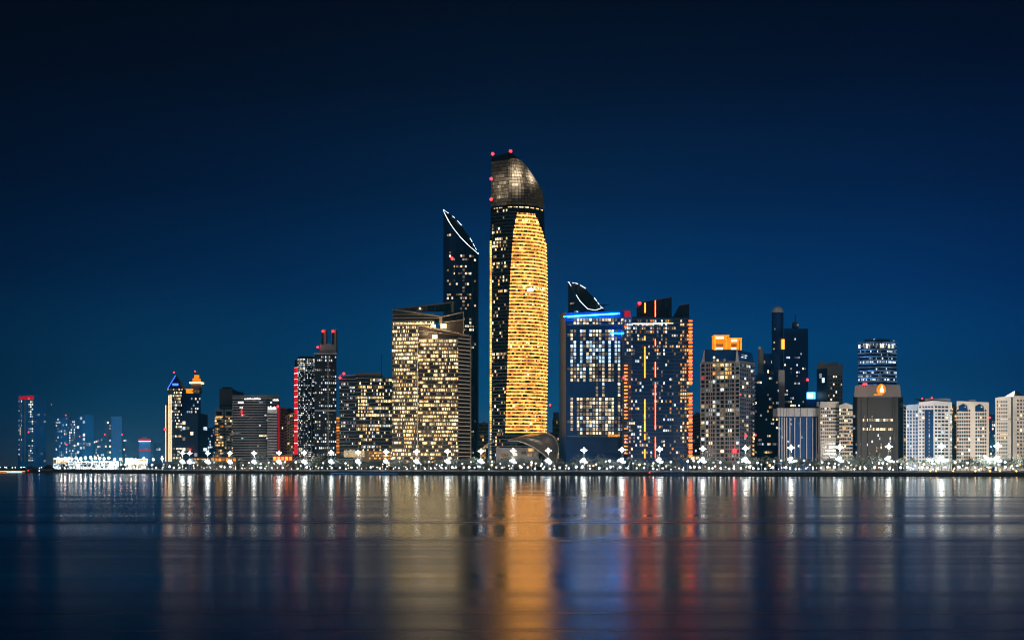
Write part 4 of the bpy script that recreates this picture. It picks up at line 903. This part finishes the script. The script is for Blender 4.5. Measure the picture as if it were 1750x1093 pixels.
B.wall.box(PT(1729.5, 735, Y+4), (4.5, 2, 55), 'dark_slab')
mb = MB(); a = PT(1716, 677, Y+8); b = PT(1735, 666.5, Y+14); c = PT(1752, 677, Y+8); d = PT(1735, 677, Y+26)
mb.poly([a, b, c, d], [(0, 2, 1), (2, 3, 1), (3, 0, 1), (0, 3, 2)], 'dark_slab'); B.part('roof_pyramid', mb)
mb = MB(); mb.poly([PT(1717, 677.5, Y+7), PT(1734, 667.5, Y+12), PT(1733, 677.5, Y+6), PT(1725, 678, Y+9)], [(0, 2, 1), (0, 1, 3), (1, 2, 3), (0, 3, 2)], 'sign_white'); B.part('lit_gable', mb)
for y_ in (717, 743):
    for x_, w_ in ((1716, 10), (1747, 12)): B.wall.box(PT(x_, y_, Y-1.2), (w_, 2.4, .8), 'slab')
    mb = MB(); mb.box(PT(1716, y_-1, Y-2), (6, .6, .5), 'w'); B.part('balcony_light', mb)
B.done()

# low frontage behind the promenade, small things that glow between the trees
def kiosk(name, label, px, py, w_, h_, Y, wl, lit):
    B = Bld(name, label, 'building', Y, px); p = PT(px, py, Y); B.wall.box((p.x, Y+4, (GZ+p.z+h_/2)/2), (w_, 7, p.z+h_/2-GZ), wl); B.wall.box((p.x, Y+3.4, p.z+h_/2+.2), (w_+1.4, 9, .4), 'slab')
    n_ = max(2, int(w_/4))
    for i in range(n_): mb = MB(); mb.box((p.x-w_/2+(i+.5)*w_/n_, Y+.3, p.z), (w_/n_*.7, .4, h_*.55), lit); B.part('window', mb)
    B.done()
kiosk('pavilion', 'small orange lit pavilion below the brown tower with red edge', 483, 783, 22, 7, 1400, 'red_wall', 'amber_strip')
kiosk('restaurant', 'low building with amber lit windows below the twin stone fronts', 382, 785, 30, 6, 1480, 'tan_wall', 'a')
kiosk('restaurant', 'long low amber lit building beside the far broad grey blue block', 344, 784, 20, 3, 1560, 'tan_wall', 'a')
kiosk('shop_building', 'low orange lit building near the far lamps behind the marina', 232, 786, 34, 4, 2000, 'tan_wall', 'a')
kiosk('shop_building', 'low white lit building right of the orange lined tower', 1192, 782, 14, 5, 1200, 'grey_wall', 'w')
kiosk('shop_building', 'low brightly lit white frontage behind the left end of the marina lamps', 103, 788, 22, 11, 2000, 'white_wall', 'y')
kiosk('shop_building', 'long brightly lit white frontage behind the crowded marina lamps', 152, 791, 90, 5, 2000, 'concrete', 'w')

# ------------------------------------------------------------------ vegetation
def tree_proto(seed, wd, ht, n_=420):
    q = random.Random(seed); t = empty('tree', (0, 0, 0), 'x', 'tree'); mb = MB(); mb.tube((0, 0, 0), (q.uniform(-.3, .3), 0, ht*.5), .35, .2, 'trunk', 7)
    for i in range(4):
        a = q.uniform(0, 6.28); mb.tube((0, 0, ht*(.25+.06*i)), (math.cos(a)*wd*.28, math.sin(a)*wd*.28, ht*.62), .15, .06, 'trunk', 5)
    mb.build('trunk', t)
    lobes = [(Vector((q.uniform(-.3, .3)*wd, q.uniform(-.3, .3)*wd, ht*q.uniform(.45, .78))), wd*q.uniform(.17, .3)) for _ in range(9)]
    mb = MB()
    for _ in range(n_):
        c, r = q.choice(lobes); d = Vector((q.gauss(0, 1), q.gauss(0, 1), q.gauss(0, .85))).normalized(); p = c+d*r*q.uniform(.55, 1.08)
        u = Vector((q.gauss(0, 1), q.gauss(0, 1), q.gauss(0, 1))).normalized(); v = u.orthogonal().normalized(); s = q.uniform(.25, .6)
        mb.poly([p-u*s, p+v*s*.7, p+u*s, p-v*s*.7], [(0, 1, 2, 3)], 'leaf')
    mb.build('crown', t); return t
def palm_proto(seed, ht):
    q = random.Random(seed); t = empty('palm_tree', (0, 0, 0), 'x', 'palm tree'); mb = MB(); lean = q.uniform(-.5, .5)
    for i in range(5): mb.tube((lean*(i/5)**2, 0, ht*i/5), (lean*((i+1)/5)**2, 0, ht*(i+1)/5), .28-.02*i, .26-.02*i, 'trunk', 8)
    mb.build('trunk', t); mb = MB()
    for k_ in range(22):
        a = q.uniform(0, 6.28); el = q.uniform(-.3, 1.2); ln = q.uniform(2.6, 3.8); d = Vector((math.cos(a), math.sin(a), 0)); sd = Vector((-d.y, d.x, 0)); pr = None
        for s_ in range(6):
            f = s_/5; p = Vector((lean, 0, ht))+d*ln*f*math.cos(el*(1-f*.4))+Vector((0, 0, ln*(math.sin(el)*f-1.0*f*f*.75))); wd_ = .42*math.sin(math.pi*min(.97, f*.9+.1))
            cur = (p-sd*wd_-Vector((0, 0, .15)), p, p+sd*wd_-Vector((0, 0, .15)))
            if pr: mb.poly([pr[0], pr[1], cur[1], cur[0]], [(0, 1, 2, 3)], 'palm_leaf'); mb.poly([pr[1], pr[2], cur[2], cur[1]], [(0, 1, 2, 3)], 'palm_leaf')
            pr = cur
    mb.build('crown', t); return t
protos = [tree_proto(1, 13, 12.5, 520), tree_proto(2, 16, 13.5, 640), tree_proto(3, 11, 11.5, 460), tree_proto(4, 18, 12.5, 700)]; palms = [palm_proto(5, 9.5), palm_proto(6, 8), palm_proto(8, 11)]
SEC = [(300, 'in front of the towers with lit crowns'), (400, 'in front of the twin stone fronts'), (495, 'in front of the wide striped office'), (580, 'in front of the red edged round tower'), (670, 'in front of the wide mixed lit office'),
       (815, 'in front of the gold lit hotel wings'), (950, 'at the foot of the gold tower'), (1065, 'in front of the blue lit hotel'), (1190, 'in front of the orange lined tower'), (1295, 'in front of the gold cube tower'),
       (1400, 'in front of the white fluted crown block'), (1545, 'in front of the bronze monolith'), (1640, 'in front of the disc roofed block'), (1800, 'in front of the cream blocks at right')]
def sec(px):
    for lim, s in SEC:
        if px < lim: return s
    return SEC[-1][1]
MX = [(312, 'in front of the blue crowned tower'), (324, 'before the lantern crowned tower'), (355, 'before the broad grey blue block'), (393, 'before the twin stone fronts'), (434, 'before the wide striped office'),
      (477, 'before the brown tower with red edge'), (520, 'before the red edged round tower'), (566, 'before the tower with two rooftop pillars'), (612, 'before the wide mixed lit office'),
      (660, 'between the mixed lit office and the hotel'), (712, 'before the left wing of the gold lit hotel'), (765, 'before the right wing of the gold lit hotel'), (822, 'left of the foot of the gold tower'),
      (877, 'before the foot of the gold tower'), (937, 'before the steel canopy shell'), (998, 'before the middle of the blue lit hotel'), (1063, 'before the right edge of the blue hotel'),
      (1127, 'before the orange lined tower'), (1201, 'at the left edge of the gold cube tower'), (1274, 'at the right edge of the gold cube tower'), (1352, 'before the white fluted crown block'),
      (1435, 'before the white amber balconied block'), (1519, 'before the bronze monolith'), (1609, 'before the disc roofed block'), (1705, 'before the cream block under the roof pyramid')]
def near(px):
    k_ = min(range(len(MX)), key=lambda i: abs(MX[i][0]-px)); return ('left' if px < MX[k_][0] else 'right')+' of the mast lamp '+MX[k_][1]
KIND = {0: 'rounded', 1: 'big', 2: 'small', 3: 'wide'}
R.seed(77); used = set()
def put(proto, px, dy, s, label, group):
    Y_ = shoreY(px)+dy; loc = (WX(px, Y_), Y_, GZ)
    if proto.name in used: o_ = copy_tree(proto, loc, label, R.uniform(0, 6.28), s)
    else: used.add(proto.name); proto.location = loc; proto['label'] = label; proto.rotation_euler.z = R.uniform(0, 6.28); proto.scale = (s, s, s); o_ = proto
    o_['group'] = group; return o_
px = 300
while px < 1765:
    dy = R.choice([26, 34, 44, 55]); big = 1.0
    if 545 < px < 680 or 740 < px < 830: big = 1.12
    if 1065 < px < 1190: big = .8
    pn = .18 if px < 900 else .34
    if R.random() < pn: put(R.choice(palms), px, dy-8, R.uniform(.85, 1.2), 'palm '+near(px), 'palms '+near(px))
    else:
        kk = R.randrange(4); put(protos[kk], px, dy, R.uniform(.8, 1.15)*big, KIND[kk]+' tree '+near(px), KIND[kk]+' trees '+near(px))
    px += R.uniform(6, 11)*(1 if px > 540 else 1.25)
px = 100
while px < 300:
    put(R.choice(protos), px, R.choice([30, 60]), R.uniform(.6, .85), 'small dark tree among the crowded lamps of the far left marina', 'small trees along the marina'); px += R.uniform(8, 14)
# low hedge
mb = MB()
for _ in range(9000):
    px = R.uniform(90, 1760); Y_ = shoreY(px)+R.uniform(15.5, 24); p = Vector((WX(px, Y_), Y_, GZ+R.uniform(.1, 1.9)*(.6+.4*math.sin(px*.21)*math.sin(px*.053)))); s = R.uniform(.3, .75)
    u = Vector((R.gauss(0, 1), R.gauss(0, 1), R.gauss(0, 1))).normalized(); v = u.orthogonal().normalized(); mb.poly([p-u*s, p+v*s*.7, p+u*s, p-v*s*.7], [(0, 1, 2, 3)], 'shrub_leaf')
tag(mb.build('shrubs', org=(0, 1100, GZ)), kind='stuff')

# ------------------------------------------------------------------ lamps
mast = empty('street_lamp', (0, 0, 0), 'x', 'street lamp', 'tall mast lamps along the promenade')
mb = MB(); mb.tube((0, 0, 0), (0, 0, 19.5), .32, .16, 'mast', 10); mb.build('pole', mast)
mb = MB(); mb.tube((0, 0, 19.2), (0, 0, 19.7), .9, 1.5, 'mast', 12); mb.tube((0, 0, 21.5), (0, 0, 21.9), 1.2, .3, 'mast', 12); mb.build('lamp_hood', mast)
mb = MB(); mb.ball((0, 0, 20.4), 1.6, 'lamp_light', 14, 10)
for i in range(6): mb.ball((2.5*math.cos(i*math.pi/3), 2.5*math.sin(i*math.pi/3), 20.4), .45, 'lamp_light', 8, 6)  # small lit balls added around the lamp to shape a starburst outline
mb.ball((0, 0, 22.6), .4, 'lamp_light', 8, 6); mb.ball((0, -.6, 18.7), .45, 'lamp_light', 8, 6)
mb.build('lamp_head', mast)
mb = MB()
for i in range(8): a = math.pi/4*i; mb.tube((0, 0, 9.6), (2.1*math.cos(a), 2.1*math.sin(a), 10.0), .07, .07, 'mast', 5)
arm = mb.build('lamp_arms', mast)
for i in range(8):
    a = math.pi/4*i; rr0 = (2.3, 1.5, 2.0, 1.0)[i % 4]; mb = MB(); mb.ball((rr0*math.cos(a), rr0*math.sin(a), (9.2, 11.6, 10.3, 12.4, 10.9, 9.6, 11.9, 8.6)[i]), (1.0, .8, 1.1, .7)[i % 4], 'lamp_cool', 8, 6); mb.build('lamp_globe', arm)
def spot(nm, en, half, loc, rx, c):
    ld = bpy.data.lights.new(nm, 'SPOT'); ld.energy = en; ld.shadow_soft_size = .8; ld.color = c; ld.spot_size = math.radians(2*half); ld.spot_blend = .25
    o_ = bpy.data.objects.new(nm, ld); col.objects.link(o_); o_.parent = mast; o_.location = loc; o_.rotation_euler = (rx, 0, 0); return o_
spot('down_light', 26000, 76, (0, 0, 18.3), 0, (.85, .95, 1)); spot('flood_light', 500000, 76, (0, 2.2, 20.6), math.radians(104), (1, .94, .87))
FL_LEFT = bpy.data.lights['flood_light'].copy(); FL_LEFT.energy = 26000; FL_LEFT.name = 'flood_light'
LY = [(300, 22), (434, 22), (998, 27), (1352, 31), (1519, 33), (1705, 34)]
FL = [o_ for o_ in mast.children if o_.type == 'LIGHT' and o_.name.startswith('flood')][0]; FLR = FL.data; FL.data = FL_LEFT
first = True
for px, where in MX:
    Ym = shoreY(px)+19; sm = (CH-GZ+interp(LY, px)*Ym/F)/20.3; loc = (WX(px, Ym), Ym, GZ); lb = 'tall white mast lamp '+where
    if first: mast.location = loc; mast.scale = (sm,)*3; mast['label'] = lb; first = False
    else:
        c = copy_tree(mast, loc, lb, 0, sm)
        if px > 1540:
            for ch in c.children:
                if ch.type == 'LIGHT' and ch.data.name.startswith('flood'): ch.data = FLR
# small globe lamps on the promenade
gl = empty('promenade_lamp', (0, 0, 0), 'x', 'lamp')
mb = MB(); mb.tube((0, 0, 0), (0, 0, 2.9), .1, .07, 'mast', 6); mb.build('post', gl); mb = MB(); mb.ball((0, 0, 3.3), .82, 'globe_light', 10, 6); mb.build('globe', gl)
first = True; px = 102
while px < 1745:
    Y_ = shoreY(px)+R.choice([9, 11, 12, 20]); loc = (WX(px, Y_), Y_, GZ+R.choice([0, 0, .4])); lb = 'globe lamp '+near(px) if px > 300 else 'small white globe lamp on the promenade along the far left marina'; s = R.choice([.7, .9, 1, 1.2])
    if first: gl.location = loc; gl['label'] = lb; c = gl; first = False
    else: c = copy_tree(gl, loc, lb, 0, s)
    c['group'] = 'small globe lamps '+(near(px) if px > 300 else 'along the marina'); px += R.uniform(6, 17)*(1 if px > 300 else .7)
gd = empty('garden_lamp', (0, 0, 0), 'x', 'lamp'); mb = MB(); mb.tube((0, 0, 0), (0, 0, 6), .12, .08, 'mast', 6); mb.build('post', gd); mb = MB(); mb.ball((0, 0, 6.4), .65, 'globe_light', 10, 6); mb.build('globe', gd)
first = True; px = 305
while px < 1745:
    Y_ = shoreY(px)+R.choice([17, 22, 26, 32]); s = R.uniform(.5, 1.5); loc = (WX(px, Y_), Y_, GZ); lb = 'garden lamp '+near(px)
    if first: gd.location = loc; gd['label'] = lb; c = gd; first = False
    else: c = copy_tree(gd, loc, lb, 0, s)
    c['group'] = 'garden lamps '+near(px); px += R.uniform(4, 15)
wg = empty('warm_lamp', (0, 0, 0), 'x', 'lamp'); mb = MB(); mb.tube((0, 0, 0), (0, 0, 4.2), .12, .08, 'mast', 6); mb.build('post', wg); mb = MB(); mb.ball((0, 0, 4.6), .6, 'warm_globe', 10, 6); mb.build('globe', wg)
first = True; px = 312
while px < 1745:
    Y_ = shoreY(px)+R.choice([13, 18, 28, 36]); s = R.uniform(.5, 1.4); loc = (WX(px, Y_), Y_, GZ); lb = 'warm lamp '+near(px)
    if first: wg.location = loc; wg['label'] = lb; c = wg; first = False
    else: c = copy_tree(wg, loc, lb, 0, s)
    c['group'] = 'warm lamps '+near(px); px += R.uniform(8, 32)
# crowded marina lamps, far left
ml = empty('street_lamp', (0, 0, 0), 'x', 'street lamp'); mb = MB(); mb.tube((0, 0, 0), (0, 0, 16), .3, .2, 'mast', 6); mb.build('pole', ml); mb = MB(); mb.ball((0, 0, 16.8), 1.9, 'lamp_light', 10, 6); mb.build('lamp_head', ml)
ms = empty('street_lamp', (0, 0, 0), 'x', 'street lamp'); mb = MB(); mb.tube((0, 0, 0), (0, 0, 5), .2, .15, 'mast', 6); mb.build('pole', ms); mb = MB(); mb.ball((0, 0, 6), 1.7, 'lamp_cool', 10, 6); mb.build('lamp_head', ms)
ld = bpy.data.lights.new('flood_light', 'SPOT'); ld.energy = 260000; ld.shadow_soft_size = .8; ld.color = (.6, .82, 1); ld.spot_size = math.radians(150); ld.spot_blend = .3
o_ = bpy.data.objects.new('flood_light', ld); col.objects.link(o_); o_.parent = ml; o_.location = (0, 2.2, 16.8); o_.rotation_euler = (math.radians(104), 0, 0)  # unseen blue-tinted flood added to brighten the far towers
seen = set()
def putm(pr, px, Y_, s, lb, grp):
    loc = (WX(px, Y_), Y_, GZ)
    if pr.name in seen: c = copy_tree(pr, loc, lb, 0, s)
    else: seen.add(pr.name); pr.location = loc; pr['label'] = lb; pr.scale = (s, s, s); c = pr
    c['group'] = grp
for px in [99, 105, 111, 118, 123, 130, 138, 146, 155, 163, 170, 178, 186, 196, 206, 217, 224, 232, 246, 251, 262, 277, 285]:
    putm(ml, px, 2000+R.uniform(-60, 60), R.uniform(.9, 1.1), 'tall bright lamp in the crowded upper row behind the far left marina', 'upper lamps of the marina')
for px in [97, 101, 106, 112, 119, 126, 131, 137, 142, 149, 156, 163, 168, 175, 181, 187, 195, 201, 207, 214, 230, 247, 251, 260, 280, 290]:
    putm(ms, px, 1950+R.uniform(-60, 20), R.uniform(.8, 1.15), 'low very bright lamp in the white glare of the far left marina', 'lower lamps of the marina')
for i in range(26):
    putm(ms, R.uniform(-2, 96), R.uniform(2150, 2500), R.uniform(.3, .55), 'small distant lamp on the shore below the tall far left tower', 'small lamps below the far left tower')
# amber lamps by the water at right
al = empty('quay_lamp', (0, 0, 0), 'x', 'lamp'); mb = MB(); mb.tube((0, 0, 0), (0, 0, .9), .1, .08, 'mast', 6); mb.build('post', al); mb = MB(); mb.ball((0, 0, 1.3), .5, 'amber_lamp', 8, 6); mb.build('globe', al)
for i, px in enumerate([1590, 1600, 1629, 1667, 1692, 1709, 1737]):
    Y_ = shoreY(px)-.2; loc = (WX(px, Y_), Y_, GZ+.1); lb = 'small amber lamp at the water edge near the right end of the quay'
    if i == 0: al.location = loc; al['label'] = lb; c = al
    else: c = copy_tree(al, loc, lb)
    c['group'] = 'amber quay lamps'

# ------------------------------------------------------------------ breakwater, canopies and buoys at the far left
Yb = 1500
mb = MB(); pts = [(-60, 0), (60, 0), (97, 25), (90, 70), (-60, 110)]
pt = [Vector((WX(a, Yb+b), Yb+b, 0)) for a, b in pts]
mb.loft([[p+Vector((0, 0, -1)) for p in pt], [p+Vector((0, 1.5, 1.4)) for p in pt]], 'stone'); tag(mb.build('breakwater', org=(pt[0].x, Yb, 0)), 'low dark stone breakwater reaching in from the left edge', 'breakwater')
def tent(px, w_, h_, Y, label, sharp):
    t = empty('canopy', (WX(px, Y), Y, 1.4), label, 'canopy'); mb = MB(); x = WX(px, Y); n_ = 12
    P_ = [Vector((x+w_*(i/n_-.5), Y+6*(j-.5)*2, 1.4+2.2+h_*(math.exp(-abs(i/n_-.5)*sharp)-.25*((i/n_-.5)*2)**2)*(1 if j == 1 else .6))) for i in range(n_+1) for j in range(3)]
    fs = [(i*3+j, (i+1)*3+j, (i+1)*3+j+1, i*3+j+1) for i in range(n_) for j in range(2)]; mb.poly(P_, fs, 'canvas'); mb.poly([p-Vector((0, 0, .15)) for p in P_], [tuple(reversed(f)) for f in fs], 'canvas'); mb.build('roof', t)
    for dx in (-.4, 0, .4): mb = MB(); mb.tube((x+dx*w_, Y, 1.3), (x+dx*w_, Y, 4.2), .15, .12, 'mast', 6); mb.build('post', t)
tent(80, 19, 6.5, Yb+30, 'pale pointed canopy on the breakwater, right one', 7); tent(50, 24, 4.5, Yb+26, 'wide low pale canopy on the breakwater, left one', 4)
mb = MB(); mb.tube((WX(-30, Yb-1), Yb-1.2, 1.2), (WX(43, Yb-1), Yb-1.2, 1.2), .4, .4, 'gold_band', 6); tag(mb.build('light_strip', org=(WX(5, Yb), Yb, 1)), 'long orange strip light along the breakwater edge', 'strip light')
mb = MB(); mb.tube((WX(12, Yb-1), Yb-1.6, .25), (WX(38, Yb-1), Yb-1.6, .25), .2, .2, 'sign_blue', 6); tag(mb.build('light_strip', org=(WX(25, Yb), Yb, 0)), 'short cyan strip light below the orange one', 'strip light')
def buoy(px, py, Y, m_, label):
    t = empty('buoy', (WX(px, Y), Y, 0), label, 'buoy'); x = WX(px, Y); mb = MB(); mb.tube((x, Y, -.3), (x, Y, 1.0), 1.0, .8, 'dark_wall', 12); mb.build('float', t)
    mb = MB(); mb.tube((x, Y, 1), (x, Y, 2.2), .12, .1, 'mast', 6); mb.build('post', t); mb = MB(); mb.ball((x, Y, 2.6), .55, m_, 8, 6); mb.build('lamp', t)
buoy(67, 806, 1350, 'white_strip', 'dark buoy with a white lamp off the breakwater tip'); buoy(48, 807, 1400, 'beacon_small', 'buoy with a red lamp before the breakwater')
for x_, y_, s_ in ((1110, 806.5, .6),):
    Y_ = shoreY(x_)-8; t = empty('buoy', (WX(x_, Y_), Y_, 0), 'small buoy with red light before the orange lined tower', 'buoy'); x = WX(x_, Y_)
    mb = MB(); mb.tube((x, Y_, -.3), (x, Y_, 1.6), .8, .5, 'dark_wall', 10); mb.build('float', t); mb = MB(); mb.ball((x, Y_, 2.3), .6, 'beacon_small', 8, 6); mb.build('lamp', t)

# ------------------------------------------------------------------ the air over the bay
hz = newmat('haze'); t = hz.node_tree; n = t.nodes; o = n.new('ShaderNodeOutputMaterial'); v = n.new('ShaderNodeVolumePrincipled')
v.inputs['Color'].default_value = (.12, .66, .96, 1); v.inputs['Density'].default_value = .0002; v.inputs['Anisotropy'].default_value = .35
t.links.new(v.outputs[0], o.inputs['Volume'])
mb = MB(); mb.box((0, 2050, 170), (7200, 4500, 350), 'haze'); tag(mb.build('haze'), kind='stuff')
